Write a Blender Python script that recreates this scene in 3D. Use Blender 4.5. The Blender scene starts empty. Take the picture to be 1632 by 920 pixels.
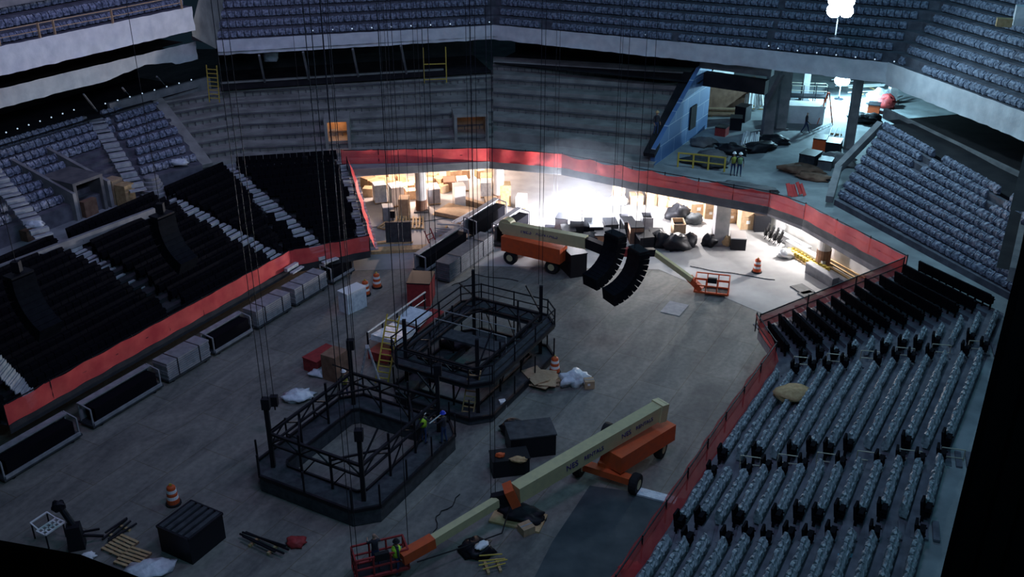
import bpy, math, random
import numpy as np
from mathutils import Vector, Matrix, noise
random.seed(7)
R = math.radians
SC = bpy.context.scene
COL = SC.collection

# ------------------------------------------------------------------ camera, sky, exposure
FPX, PITCH, CAMH = 1569.0, R(25.8), 29.0
cd = bpy.data.cameras.new('camera'); cam = bpy.data.objects.new('camera', cd); COL.objects.link(cam)
cam.location = (0, 0, CAMH); cam.rotation_euler = (math.pi/2-PITCH, 0, 0)
cd.sensor_width = 36; cd.lens = 36*FPX/1632; cd.clip_end = 400; cd.clip_start = .1
SC.camera = cam
W = bpy.data.worlds.new('night_air'); SC.world = W; W.use_nodes = True
bg = W.node_tree.nodes['Background']; bg.inputs[0].default_value = (.20, .45, .72, 1); bg.inputs[1].default_value = .021
SC.view_settings.view_transform = 'Standard'; SC.view_settings.look = 'None'
SC.view_settings.gamma = 1; SC.view_settings.use_curve_mapping = False; SC.view_settings.exposure = 0.0

def lamp(name, loc, power, color, radius=.3, kind='POINT', rot=None, size=None, parent=None, spot=None):
    l = bpy.data.lights.new(name, kind); l.energy = power; l.color = color
    if kind == 'AREA': l.shape = 'RECTANGLE'; l.size, l.size_y = size
    else: l.shadow_soft_size = radius
    if kind == 'SPOT': l.spot_size = spot; l.spot_blend = .6
    o = bpy.data.objects.new(name, l); COL.objects.link(o); o.location = loc
    if rot: o.rotation_euler = rot
    if parent: o.parent = parent
    return o
# unseen fill lights added above the frame to brighten the stands and sheeting
lamp('overhead_fill', (20, 58, 42), 3000, (.26, .66, .95), kind='AREA', rot=(R(-12), R(0), 0), size=(26, 14))
lamp('overhead_fill', (-16, 60, 36), 1700, (.55, .52, 1), kind='AREA', rot=(R(10), R(28), 0), size=(10, 20))
lamp('overhead_fill', (6, 8, 38), 3300, (.28, .64, .92), kind='AREA', rot=(R(62), 0, R(-8)), size=(22, 6))
lamp('overhead_fill', (4, 30, 34), 2300, (.60, .56, 1), kind='AREA', rot=(R(58), 0, R(38)), size=(8, 6))

# ------------------------------------------------------------------ geometry helpers
def P(px, py, z=0.0):
    """the point of the place at height z that the lens sees at pixel px, py"""
    u = (px-816)/FPX; v = (460-py)/FPX
    dx, dy, dz = u, math.cos(PITCH)+v*math.sin(PITCH), -math.sin(PITCH)+v*math.cos(PITCH)
    t = (z-CAMH)/dz
    return Vector((dx*t, dy*t, z))
ND = R(61.3)                                   # bearing of the long side of the bowl
DV = Vector((math.cos(ND), math.sin(ND), 0)); NV = Vector((math.sin(ND), -math.cos(ND), 0))
def nd(n, d, z=0): return NV*n+DV*d+Vector((0, 0, z))
def lerp(a, b, t): return a+(b-a)*t

class MB:
    def __init__(s): s.v = []; s.f = []
    def add(s, vs, fs):
        k = len(s.v); s.v += [tuple(v) for v in vs]; s.f += [tuple(i+k for i in f) for f in fs]; return s
    def quad(s, a, b, c, d): return s.add([a, b, c, d], [(0, 1, 2, 3)])
    def hexa(s, p):   # 8 points: bottom 0-3, top 4-7
        return s.add(p, [(3, 2, 1, 0), (4, 5, 6, 7), (0, 1, 5, 4), (1, 2, 6, 5), (2, 3, 7, 6), (3, 0, 4, 7)])
    def box(s, c, size, rz=0, rx=0, ry=0, taper=1):
        hx, hy, hz = size[0]/2, size[1]/2, size[2]/2
        M = Matrix.Rotation(rz, 3, 'Z') @ Matrix.Rotation(ry, 3, 'Y') @ Matrix.Rotation(rx, 3, 'X'); c = Vector(c)
        pts = [(-hx, -hy, -hz), (hx, -hy, -hz), (hx, hy, -hz), (-hx, hy, -hz)]
        pts += [(x*taper, y*taper, hz) for x, y, _ in pts]
        return s.hexa([c+M @ Vector(p) for p in pts])
    def bar(s, a, b, w, h=None, n=4):
        a, b = Vector(a), Vector(b); h = h or w; t = (b-a)
        if t.length < 1e-6: return s
        t.normalize(); up = Vector((0, 0, 1)) if abs(t.z) < .95 else Vector((1, 0, 0))
        x = t.cross(up).normalized(); y = x.cross(t)
        if n == 4: offs = [x*(w/2)*i+y*(h/2)*j for i, j in ((-1, -1), (1, -1), (1, 1), (-1, 1))]
        else: offs = [x*(w/2)*math.cos(2*math.pi*k/n)+y*(h/2)*math.sin(2*math.pi*k/n) for k in range(n)]
        m = len(offs)
        return s.add([a+o for o in offs]+[b+o for o in offs],
                     [tuple(range(m))[::-1], tuple(range(m, 2*m))]+[(k, (k+1) % m, (k+1) % m+m, k+m) for k in range(m)])
    def path(s, pts, w, n=6):
        for a, b in zip(pts, pts[1:]): s.bar(a, b, w, w, n)
        return s
    def lathe(s, c, prof, n=12, M=None):
        c = Vector(c); vs = []
        for r, z in prof:
            for k in range(n):
                p = Vector((r*math.cos(2*math.pi*k/n), r*math.sin(2*math.pi*k/n), z))
                vs.append(c+(M @ p if M else p))
        fs = [(i*n+k, i*n+(k+1) % n, (i+1)*n+(k+1) % n, (i+1)*n+k) for i in range(len(prof)-1) for k in range(n)]
        fs += [tuple(range(n))[::-1], tuple(range((len(prof)-1)*n, len(prof)*n))]
        return s.add(vs, fs)
    def blob(s, c, size, seed=0, amp=.18, n=12, m=8, rz=0, floor=True):
        c = Vector(c); vs = []; ca, sa = math.cos(rz), math.sin(rz)
        for i in range(m+1):
            th = math.pi*i/m
            for k in range(n):
                ph = 2*math.pi*k/n
                d = Vector((math.sin(th)*math.cos(ph), math.sin(th)*math.sin(ph), math.cos(th)))
                r = 1+amp*2*noise.noise(d*1.9+Vector((seed*3.1, seed, 0)))+amp*noise.noise(d*5+Vector((seed, 0, seed)))
                x, y, z = d.x*r*size[0]/2, d.y*r*size[1]/2, d.z*r*size[2]/2
                if floor: z = max(z, -size[2]*.32)
                vs.append(c+Vector((x*ca-y*sa, x*sa+y*ca, z+(size[2]*.32 if floor else 0))))
        return s.add(vs, [(i*n+k, (i+1)*n+k, (i+1)*n+(k+1) % n, i*n+(k+1) % n) for i in range(m) for k in range(n)])
    def build(s, name, mat=None, parent=None, smooth=False):
        me = bpy.data.meshes.new(name); me.from_pydata(s.v, [], s.f); me.validate(); me.update()
        if mat: me.materials.append(mat)
        if smooth: me.polygons.foreach_set('use_smooth', [True]*len(me.polygons))
        o = bpy.data.objects.new(name, me); COL.objects.link(o)
        if parent: o.parent = parent
        return o
def tag(o, label=None, cat=None, group=None, kind=None):
    if label: o['label'] = label
    if cat: o['category'] = cat
    if group: o['group'] = group
    if kind: o['kind'] = kind
    return o
def empty(name, loc, rz=0, label=None, cat=None, group=None):
    o = bpy.data.objects.new(name, None); COL.objects.link(o); o.location = loc; o.rotation_euler = (0, 0, rz); o.empty_display_size = .3
    return tag(o, label, cat, group)
def struct(o): o['kind'] = 'structure'; return o
def copy_tree(o, parent=None):
    c = o.copy(); COL.objects.link(c); c.parent = parent
    for ch in [x for x in o.children]: copy_tree(ch, c)
    return c

# ------------------------------------------------------------------ materials
def mat(name, col, rough=.8, col2=None, scale=2.0, detail=4, bump=0, metal=0, mix=(.35, .65), emit=None, alpha=None, spec=.3):
    m = bpy.data.materials.new(name); m.use_nodes = True; nt = m.node_tree; b = nt.nodes['Principled BSDF']
    b.inputs['Base Color'].default_value = (*col, 1); b.inputs['Roughness'].default_value = rough
    b.inputs['Metallic'].default_value = metal; b.inputs['Specular IOR Level'].default_value = spec
    if col2 or bump:
        tc = nt.nodes.new('ShaderNodeTexCoord'); no = nt.nodes.new('ShaderNodeTexNoise')
        no.inputs['Scale'].default_value = scale; no.inputs['Detail'].default_value = detail
        nt.links.new(tc.outputs['Object'], no.inputs['Vector'])
    if col2:
        r = nt.nodes.new('ShaderNodeValToRGB'); r.color_ramp.elements[0].position = mix[0]; r.color_ramp.elements[1].position = mix[1]
        r.color_ramp.elements[0].color = (*col, 1); r.color_ramp.elements[1].color = (*col2, 1)
        nt.links.new(no.outputs['Fac'], r.inputs[0]); nt.links.new(r.outputs[0], b.inputs['Base Color'])
    if bump:
        bp = nt.nodes.new('ShaderNodeBump'); bp.inputs['Strength'].default_value = bump; bp.inputs['Distance'].default_value = .1
        nt.links.new(no.outputs['Fac'], bp.inputs['Height']); nt.links.new(bp.outputs[0], b.inputs['Normal'])
    if emit: b.inputs['Emission Color'].default_value = (*emit[0], 1); b.inputs['Emission Strength'].default_value = emit[1]
    if alpha is not None: b.inputs['Alpha'].default_value = alpha
    return m
M = {}
M['concrete'] = mat('concrete', (.20, .20, .21), .85, (.32, .31, .31), 1.2, 8)
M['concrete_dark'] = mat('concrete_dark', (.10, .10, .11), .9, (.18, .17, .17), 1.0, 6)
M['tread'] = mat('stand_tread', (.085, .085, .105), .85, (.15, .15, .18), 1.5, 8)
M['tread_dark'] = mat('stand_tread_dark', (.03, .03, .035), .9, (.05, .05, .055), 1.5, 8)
M['step'] = mat('aisle_step', (.50, .52, .53), .8, (.36, .37, .40), 3, 6)
M['grey_end'] = mat('end_concrete', (.24, .235, .215), .85, (.38, .37, .34), .8, 8)
M['blackseat'] = mat('black_seat_plastic', (.006, .006, .009), .8, spec=.04)
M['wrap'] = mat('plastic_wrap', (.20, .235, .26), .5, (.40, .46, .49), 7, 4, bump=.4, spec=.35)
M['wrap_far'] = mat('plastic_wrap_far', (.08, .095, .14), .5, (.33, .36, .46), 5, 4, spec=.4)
M['sheet'] = mat('white_sheeting', (.80, .80, .82), .55, (.66, .67, .70), 1.4, 5, bump=.5)
M['sheet_clear'] = mat('white_plastic', (.75, .80, .84), .4, (.55, .6, .66), 4, 4, bump=.5)
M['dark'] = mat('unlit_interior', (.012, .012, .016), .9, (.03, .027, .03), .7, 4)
M['black'] = mat('black_cloth', (.0035, .0035, .004), .95, spec=0)
M['steel'] = mat('dark_steel', (.012, .013, .018), .5, metal=.3)
M['deckgrey'] = mat('rig_deck', (.028, .033, .04), .7, (.055, .062, .07), 3, 5)
M['orange'] = mat('orange_paint', (.62, .10, .025), .5, (.52, .09, .03), 3, 4)
M['cream'] = mat('cream_paint', (.55, .50, .27), .5, (.48, .44, .25), 3, 4)
M['tyre'] = mat('tyre', (.012, .012, .014), .8)
M['wood'] = mat('timber', (.42, .27, .13), .8, (.55, .38, .20), 5, 4)
M['card'] = mat('cardboard', (.42, .28, .17), .85, (.50, .35, .22), 4, 4)
M['whitewall'] = mat('white_wall', (.75, .74, .72), .8, (.62, .6, .58), 1.2, 4)
M['brown'] = mat('brown_fill', (.17, .09, .06), .9, (.26, .15, .10), 2, 4)
M['alum'] = mat('aluminium', (.55, .56, .58), .4, metal=.6)
M['yellow'] = mat('yellow_paint', (.55, .40, .07), .6)
M['rail'] = mat('rail_metal', (.45, .42, .33), .5, metal=.3)
M['vest'] = mat('safety_vest', (.45, .75, .05), .7)
M['jeans'] = mat('jeans', (.03, .05, .12), .9)
M['skin'] = mat('skin', (.35, .2, .14), .6)
M['helmet'] = mat('hard_hat', (.8, .8, .8), .3)
M['white'] = mat('white_paint', (.8, .8, .8), .5)
M['blue'] = mat('blue_plastic', (.02, .05, .5), .5)
M['red'] = mat('red_paint', (.35, .04, .04), .6, (.25, .03, .03), 4, 4)
M['chair'] = mat('gray_panel', (.22, .22, .24), .7, (.30, .30, .32), 3, 4)
M['purple'] = mat('purple_lettering', (.05, .02, .16), .6)
M['tanrail'] = mat('tan_rail', (.50, .33, .20), .6)
M['duskbrown'] = mat('dusk_brown', (.03, .022, .02), .9, (.09, .06, .05), .5, 5)

def board_floor():
    m = bpy.data.materials.new('event_floor'); m.use_nodes = True; nt = m.node_tree; b = nt.nodes['Principled BSDF']
    tc = nt.nodes.new('ShaderNodeTexCoord'); mp = nt.nodes.new('ShaderNodeMapping'); mp.inputs['Rotation'].default_value = (0, 0, -ND)
    nt.links.new(tc.outputs['Object'], mp.inputs[0])
    br = nt.nodes.new('ShaderNodeTexBrick'); br.inputs['Scale'].default_value = 1
    br.inputs['Brick Width'].default_value = 4.8; br.inputs['Row Height'].default_value = 2.4; br.inputs['Mortar Size'].default_value = .025
    br.inputs['Color1'].default_value = (.155, .148, .135, 1); br.inputs['Color2'].default_value = (.19, .183, .165, 1); br.inputs['Mortar'].default_value = (.13, .115, .09, 1)
    nt.links.new(mp.outputs[0], br.inputs[0])
    n1 = nt.nodes.new('ShaderNodeTexNoise'); n1.inputs['Scale'].default_value = .35; n1.inputs['Detail'].default_value = 8; n1.inputs['Roughness'].default_value = .65
    n1.inputs['Distortion'].default_value = 1.2
    mp2 = nt.nodes.new('ShaderNodeMapping'); mp2.inputs['Scale'].default_value = (.45, 1.3, 1); nt.links.new(mp.outputs[0], mp2.inputs[0]); nt.links.new(mp2.outputs[0], n1.inputs[0])
    r = nt.nodes.new('ShaderNodeValToRGB'); r.color_ramp.elements[0].position = .33; r.color_ramp.elements[0].color = (.52, .53, .56, 1)
    r.color_ramp.elements[1].position = .68; r.color_ramp.elements[1].color = (1.45, 1.42, 1.36, 1)
    nt.links.new(n1.outputs[0], r.inputs[0])
    mx = nt.nodes.new('ShaderNodeMix'); mx.data_type = 'RGBA'; mx.blend_type = 'MULTIPLY'; mx.inputs[0].default_value = .85
    nt.links.new(br.outputs[0], mx.inputs[6]); nt.links.new(r.outputs[0], mx.inputs[7])
    n2 = nt.nodes.new('ShaderNodeTexNoise'); n2.inputs['Scale'].default_value = 3.5; n2.inputs['Detail'].default_value = 6
    nt.links.new(mp.outputs[0], n2.inputs[0])
    r2 = nt.nodes.new('ShaderNodeValToRGB'); r2.color_ramp.elements[0].position = .3; r2.color_ramp.elements[0].color = (.75, .75, .75, 1)
    r2.color_ramp.elements[1].position = .62; r2.color_ramp.elements[1].color = (1.1, 1.1, 1.1, 1)
    nt.links.new(n2.outputs[0], r2.inputs[0])
    m2 = nt.nodes.new('ShaderNodeMix'); m2.data_type = 'RGBA'; m2.blend_type = 'MULTIPLY'; m2.inputs[0].default_value = .8
    nt.links.new(mx.outputs[2], m2.inputs[6]); nt.links.new(r2.outputs[0], m2.inputs[7])
    nt.links.new(m2.outputs[2], b.inputs['Base Color']); b.inputs['Roughness'].default_value = .75
    return m
def block_wall():
    m = bpy.data.materials.new('blue_membrane'); m.use_nodes = True; nt = m.node_tree; b = nt.nodes['Principled BSDF']
    tc = nt.nodes.new('ShaderNodeTexCoord'); br = nt.nodes.new('ShaderNodeTexBrick')
    br.inputs['Scale'].default_value = 1; br.inputs['Brick Width'].default_value = 2.6; br.inputs['Row Height'].default_value = 1.25; br.inputs['Mortar Size'].default_value = .03
    br.inputs['Color1'].default_value = (.10, .20, .42, 1); br.inputs['Color2'].default_value = (.14, .26, .50, 1); br.inputs['Mortar'].default_value = (.45, .55, .7, 1)
    sp = nt.nodes.new('ShaderNodeSeparateXYZ'); cb = nt.nodes.new('ShaderNodeCombineXYZ')
    nt.links.new(tc.outputs['Object'], sp.inputs[0]); nt.links.new(sp.outputs[1], cb.inputs[0]); nt.links.new(sp.outputs[2], cb.inputs[1])
    nt.links.new(cb.outputs[0], br.inputs[0]); nt.links.new(br.outputs[0], b.inputs['Base Color']); b.inputs['Roughness'].default_value = .6
    return m
def net_mat():
    m = mat('orange_net', (.78, .07, .075), .7, (.95, .13, .11), 1.1, 5, alpha=.80); return m
M['floor'] = board_floor(); M['membrane'] = block_wall(); M['net'] = net_mat()
M['conc_floor'] = mat('concourse_floor', (.20, .22, .23), .75, (.32, .35, .36), .6, 8)
M['mat_floor'] = mat('rubber_cover', (.035, .048, .055), .8, (.07, .085, .09), .7, 7)
M['floor_lit'] = mat('storage_floor_lit', (.27, .265, .265), .7, (.38, .37, .37), .5, 6)  # paler than the main floor; the lamplight is painted into this tone

# ------------------------------------------------------------------ the bowl: reference lines
Z1 = 4.7
L_F = [nd(-41.6, 24, 1.6), P(465, 425, 1.6), P(590, 400, 1.6)]
L_B = [nd(-51.2, 22, Z1), P(375, 268, Z1), P(548, 256, Z1)]
R_F = [nd(-10.3, 22, 1.8), P(1160, 692, 1.8), P(1240, 576, 1.8), P(1208, 528, 1.8)]
R_B = [nd(-.45, 20, Z1), nd(-.35, 38.3, Z1), P(1600, 500, Z1), P(1455, 430, Z1)]
E_EDGE = [P(555, 271, Z1), P(780, 258, Z1), P(895, 268, Z1), P(1006, 290, Z1), P(1224, 330, Z1), P(1280, 350, Z1), P(1440, 436, Z1)]
U_F = [P(345, 65, 12.5), P(785, 41, 12.5), P(1224, 82, 12.5), P(1416, 102, 12.5), P(1632, 182, 12.5), P(1632, 182, 12.5)+Vector((1.5, -14, 0))]

def offset(pts, dist, dz=0):
    """polyline moved to its left by dist (outward for lines drawn left to right around the far end)"""
    out = []
    for i, p in enumerate(pts):
        ns = []
        for a, b in ((i-1, i), (i, i+1)):
            if a >= 0 and b < len(pts):
                t = (pts[b]-pts[a]); t.z = 0; t.normalize(); ns.append(Vector((-t.y, t.x, 0)))
        n = sum(ns, Vector()).normalized(); k = 1/max(.5, n.dot(ns[0]))
        out.append(p+n*dist*k+Vector((0, 0, dz)))
    return out
def tier_rows(F, B, n):
    rows = []
    for i in range(n):
        fr = [lerp(f, b, i/n) for f, b in zip(F, B)]; bk = [lerp(f, b, (i+1)/n) for f, b in zip(F, B)]
        z = [f.z+(b.z-f.z)*(i/max(1, n-1) if n > 1 else 0) for f, b in zip(F, B)]
        rows.append(([Vector((p.x, p.y, q)) for p, q in zip(fr, z)], [Vector((p.x, p.y, q)) for p, q in zip(bk, z)]))
    return rows
def terrace(name, rows, m, base=None, skip=None):
    mb = MB()
    for i, (fr, bk) in enumerate(rows):
        lo = rows[i-1][0] if i else [Vector((p.x, p.y, p.z-(base if base is not None else .3))) for p in fr]
        for k in range(len(fr)-1):
            if skip and skip(i, k): continue
            mb.quad(fr[k], fr[k+1], bk[k+1], bk[k])
            a, b = fr[k], fr[k+1]; za, zb = lo[k].z, lo[k+1].z
            mb.quad(Vector((a.x, a.y, za)), Vector((b.x, b.y, zb)), b, a)
    return struct(mb.build(name, m))
def strip(name, pts, z0, z1, m, thick=.15, out=None):
    """upright band along a polyline, z0/z1 numbers or lists, with thickness away from the bowl"""
    if not isinstance(z0, (list, tuple)): z0 = [z0]*len(pts)
    if not isinstance(z1, (list, tuple)): z1 = [z1]*len(pts)
    bk = offset(pts, thick); mb = MB()
    for i in range(len(pts)-1):
        a, b, c, d = pts[i], pts[i+1], bk[i+1], bk[i]
        v = lambda p, z: Vector((p.x, p.y, z))
        mb.hexa([v(a, z0[i]), v(b, z0[i+1]), v(c, z0[i+1]), v(d, z0[i]), v(a, z1[i]), v(b, z1[i+1]), v(c, z1[i+1]), v(d, z1[i])])
    return mb.build(name, m)
def resample(pts, step):
    out = [pts[0].copy()]
    for a, b in zip(pts, pts[1:]):
        n = max(1, int((b-a).length/step)); out += [lerp(a, b, (k+1)/n) for k in range(n)]
    return out

# ------------------------------------------------------------------ floors
f = MB(); f.box((0, 60, -.15), (150, 150, .3)); struct(f.build('floor', M['floor']))
# storage floor under the far end, paler to paint in the lamplight
sf = MB(); pts = [P(598, 402, 0), P(1000, 420, 0), P(1330, 492, 0), P(1460, 430, 0), nd(-8, 84, 0), nd(-60, 84, 0), P(540, 300, 0)]
# (set later by the slab outline)
def ngon(name, pts, z0, z1, m):
    import bmesh
    bm = bmesh.new(); top = [bm.verts.new((p.x, p.y, z1)) for p in pts]; fa = bm.faces.new(top)
    bmesh.ops.triangulate(bm, faces=[fa])
    geo = bmesh.ops.extrude_face_region(bm, geom=bm.faces[:]); vs = [g for g in geo['geom'] if isinstance(g, bmesh.types.BMVert)]
    for v in vs: v.co.z = z0
    bmesh.ops.recalc_face_normals(bm, faces=bm.faces[:])
    me = bpy.data.meshes.new(name); bm.to_mesh(me); bm.free(); me.materials.append(m)
    o = bpy.data.objects.new(name, me); COL.objects.link(o); return o
struct(ngon('floor_storage', [P(560, 432, 0), P(760, 424, 0), P(1050, 430, 0), P(1215, 500, 0), nd(-5, 57.5, 0), nd(0, 60, 0), nd(-2, 100, 0), nd(-60, 100, 0), nd(-52, 62, 0)], 0, .012, M['floor_lit']))
struct(ngon('floor_cover', [P(1045, 790, 0), P(940, 775, 0), P(880, 865, 0), P(840, 945, 0), P(790, 1010, 0), P(1010, 1030, 0), P(1125, 800, 0)], 0, .03, M['mat_floor']))
# concourse slab around the bowl
slab = ([p.copy() for p in E_EDGE]+[R_B[3], R_B[2], R_B[1], R_B[0], nd(40, 18, 0), nd(45, 120, 0), nd(-75, 130, 0), nd(-75, 20, 0), L_B[0]+Vector((0, 0, 0)), L_B[1], L_B[2]])
struct(ngon('floor_concourse', slab, 4.2, Z1, M['conc_floor']))
# edge beam below the netting
ee = E_EDGE
struct(strip('wall_end', ee, [4.12, 4.15, 4.15, 4.12, 4.08, 3.95, 3.75], Z1+.02, M['concrete'], .5))

# ------------------------------------------------------------------ stands
NL = 12
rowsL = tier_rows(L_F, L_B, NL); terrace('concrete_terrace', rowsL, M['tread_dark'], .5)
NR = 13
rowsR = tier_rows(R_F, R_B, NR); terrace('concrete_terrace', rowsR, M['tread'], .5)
# wedge behind the left stand, black seats right up to the upper rows
W_F = [P(262, 330, Z1+.1), P(375, 268, Z1+.1)]; W_B = [P(243, 262, 6.4), P(325, 255, 6.4)]
# left upper rows
L2_F = [nd(-54.6, 26, 5.8), nd(-54.6, 44, 5.8), P(322, 262, 5.8)]
L2_B = [nd(-62, 26, 8.3), nd(-62, 50, 8.3), P(247, 158, 8.3)]
rowsL2 = tier_rows(L2_F, L2_B, 8); terrace('concrete_terrace', rowsL2, M['tread'], 1.1)
# far end terraces
E1_F = [P(322, 262, Z1+.3), P(400, 250, Z1+.3), P(786, 234, Z1+.3)]; E1_B = [P(247, 158, 8.3), P(352, 139, 8.3), P(786, 112, 8.3)]
rowsE1 = tier_rows(E1_F, E1_B, 7); terrace('concrete_terrace', rowsE1, M['grey_end'], .4)
E2_F = [P(786, 234, Z1+.3), P(1042, 262, Z1+.3)]; E2_B = [P(786, 90, 9.4), P(1108, 108, 9.4)]
rowsE2 = tier_rows(E2_F, E2_B, 7); terrace('concrete_terrace', rowsE2, M['grey_end'], .4)
# right upper rows
R2_F = [P(1330, 318, 5.1), P(1632, 480, 5.1), P(1632, 480, 5.1)+DV*-3]; R2_B = [P(1408, 205, 8.6), P(1632, 335, 8.6), P(1632, 335, 8.6)+DV*-3]
rowsR2 = tier_rows(R2_F, R2_B, 9); terrace('concrete_terrace', rowsR2, M['tread'], .5)
# upper deck ring
U_B = offset(U_F, 13, 9.0); rowsU = tier_rows(U_F, U_B, 15); terrace('concrete_terrace', rowsU, M['tread'], .3)
# left upper deck
LU_F = [nd(-57.3, 24, 15.9), P(305, 10, 15.9)]; LU_B = [nd(-68, 24, 22.5), LU_F[1]-NV*10.7+Vector((0, 0, 6.6))]
rowsLU = tier_rows(LU_F, LU_B, 11); rowsLU = rowsLU[:5]; terrace('concrete_terrace', rowsLU, M['tread'], .3)
# parapets, ledges, soffits and the dark rooms behind the suites
struct(strip('wall_left', [nd(-61.6, 26), nd(-61.8, 47.3)], 7.9, 8.75, M['concrete'], .3))
struct(strip('wall_left', [nd(-61.8, 49.5), P(335, 128, 8.9)], 8.0, 9.2, M['concrete'], .3))
struct(strip('wall_far', [P(352, 134, 8.5), P(707, 112, 8.5)], 8.0, 8.62, M['grey_end'], .3))
struct(strip('wall_right', [P(1408, 176, 8.6), P(1640, 288, 8.6), P(1640, 288, 8.6)-DV*15], 8.0, 8.75, M['concrete'], .3))
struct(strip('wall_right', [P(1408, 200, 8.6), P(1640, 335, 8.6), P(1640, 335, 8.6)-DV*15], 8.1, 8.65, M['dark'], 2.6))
def shell(name, pts, depth, z0, z1, m):
    bk = offset(pts, depth); mb = MB()
    for i in range(len(pts)-1):
        a, b, c, d = pts[i], pts[i+1], bk[i+1], bk[i]; v = lambda p, z: Vector((p.x, p.y, z))
        mb.quad(v(d, z0), v(c, z0), v(c, z1), v(d, z1)); mb.quad(v(a, z1), v(b, z1), v(c, z1), v(d, z1)); mb.quad(v(a, z0), v(b, z0), v(c, z0), v(d, z0))
    return struct(mb.build(name, m))
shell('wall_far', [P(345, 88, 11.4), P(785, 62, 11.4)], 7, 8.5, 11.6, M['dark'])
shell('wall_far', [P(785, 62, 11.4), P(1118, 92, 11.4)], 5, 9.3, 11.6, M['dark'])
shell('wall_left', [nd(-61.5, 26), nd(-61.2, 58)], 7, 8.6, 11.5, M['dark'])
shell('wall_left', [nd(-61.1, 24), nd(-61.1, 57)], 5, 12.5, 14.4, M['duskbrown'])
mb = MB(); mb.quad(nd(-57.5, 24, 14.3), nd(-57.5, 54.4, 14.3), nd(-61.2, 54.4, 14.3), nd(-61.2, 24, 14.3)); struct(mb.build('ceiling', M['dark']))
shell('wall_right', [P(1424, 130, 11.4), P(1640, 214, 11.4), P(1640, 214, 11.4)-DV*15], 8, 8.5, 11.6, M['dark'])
# walls under the storage
wl = MB(); a, b = P(1225, 366, 0), P(1400, 462, 0); b2 = b+(b-a).normalized()*6
wl.hexa([a, b2, b2+Vector((1, .8, 0)), a+Vector((1, .8, 0))]+[Vector((p.x, p.y, 4.2)) for p in (a, b2, b2+Vector((1, .8, 0)), a+Vector((1, .8, 0)))])
struct(wl.build('wall_storage', M['whitewall']))
wl = MB(); wl.quad(P(1225, 366, 0), nd(-48, 104, 0), nd(-48, 104, 4.2), P(1225, 366, 0)+Vector((0, 0, 4.2))); wl.quad(nd(-48, 104, 0), nd(-62, 60, 0), nd(-62, 60, 4.2), nd(-48, 104, 4.2))
struct(wl.build('wall_storage', mat('peach_wall', (.62, .42, .32), .8, (.5, .32, .24), .6, 4)))

# ------------------------------------------------------------------ white sheeting and netting
def sheeting(pts, z0, z1, label, sag=.12, torn=None):
    pp = resample(pts, .35); mb = MB(); n = len(pp); rows = 5; vs = []
    off = offset(pp, 1)
    for i, p in enumerate(pp):
        o = (off[i]-p); zz0 = z0(i/(n-1)) if callable(z0) else z0
        if torn: zz0 += torn(i/(n-1))
        for k in range(rows+1):
            h = k/rows; w = .05*math.sin(i*1.7+3*noise.noise(Vector((i*.15, k*.6, 3))))+.10*noise.noise(Vector((i*.21, k*.8, z1)))
            vs.append(p+o*(-.06+w*(.4+.6*(1-h)))+Vector((0, 0, zz0+(z1-zz0)*h+.05*noise.noise(Vector((i*.3, k, 9)))*(1 if k in (0, rows) else .3)-p.z)))
    r1 = rows+1
    fs = [(i*r1+k, (i+1)*r1+k, (i+1)*r1+k+1, i*r1+k+1) for i in range(n-1) for k in range(rows)]
    mb.add(vs, fs); o = mb.build('white_sheeting', M['sheet'], smooth=True)
    return tag(o, label, 'plastic sheeting')
sheeting([nd(-57.3, 24, 0), P(305, 10, 16)], 14.25, 16.0, 'wide white plastic sheeting over the topmost ledge at the upper left, above a brown gap')
sheeting([nd(-60.9, 24, 0), P(311, 66, 12.6)], lambda t: 11.35 if t < .93 else 11.2, 12.6, 'narrower white plastic sheeting on the second ledge at the left, torn at its right end', torn=lambda t: .45*max(0, 1-abs(t-.84)/.10))
sheeting(U_F[:2], 11.35, 12.55, 'white sheeting on the upper deck edge, left of the middle corner above the dark suites')
sheeting(U_F[1:4], lambda t: 11.35-.25*t, 12.6, 'long white sheeting on the upper deck edge, right of the middle corner')
sheeting(U_F[3:], 11.0, 12.65, 'white sheeting sloping down the upper deck edge at the upper right, over the black gap')

netpost = []
def netting(pts, label, h=1.1, lean=0, sag=.1, postgap=2.4, cat='safety netting', rail_off=.06):
    pp = resample(pts, .3); n = len(pp); root = empty('safety_netting', pts[0], 0, label, cat)
    off = offset(pp, 1); base = pts[0]; vs = []; rows = 4
    for i, p in enumerate(pp):
        o = off[i]-p
        dip = sag*abs(math.sin(i*.3/postgap*math.pi))*(.5+noise.noise(Vector((i*.08, 2, 1))))
        for k in range(rows+1):
            t = k/rows; wob = .05*noise.noise(Vector((i*.3, k*.7, 5)))+.03*math.sin(i*.9)
            vs.append(p-base+o*(wob-lean*(1-t))+Vector((0, 0, (h-dip)*t-abs(lean)*.5*(1-t)+.02)))
    r1 = rows+1; mb = MB(); mb.add(vs, [(i*r1+k, (i+1)*r1+k, (i+1)*r1+k+1, i*r1+k+1) for i in range(n-1) for k in range(rows)])
    mb.build('net', M['net'], root, True)
    q = resample(pts, postgap); oq = offset(q, rail_off)
    rl = MB()
    for a, b in zip(oq, oq[1:]):
        rl.bar(a-base+Vector((0, 0, h)), b-base+Vector((0, 0, h)), .05); rl.bar(a-base+Vector((0, 0, h*.5)), b-base+Vector((0, 0, h*.5)), .04)
    rl.build('rail', M['steel'], root)
    for p in oq: MB().bar(p-base, p-base+Vector((0, 0, h+.08)), .06).build('post', M['steel'], root)
    return root
netting([P(545, 262, Z1+.02), *E_EDGE[1:3]], 'red netting on the far slab edge, from the left black seats to the bright lamp')
netting(E_EDGE[2:6], 'red-orange safety netting on the far slab edge between the bright lamp and the right-hand kink', sag=.35)
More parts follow.
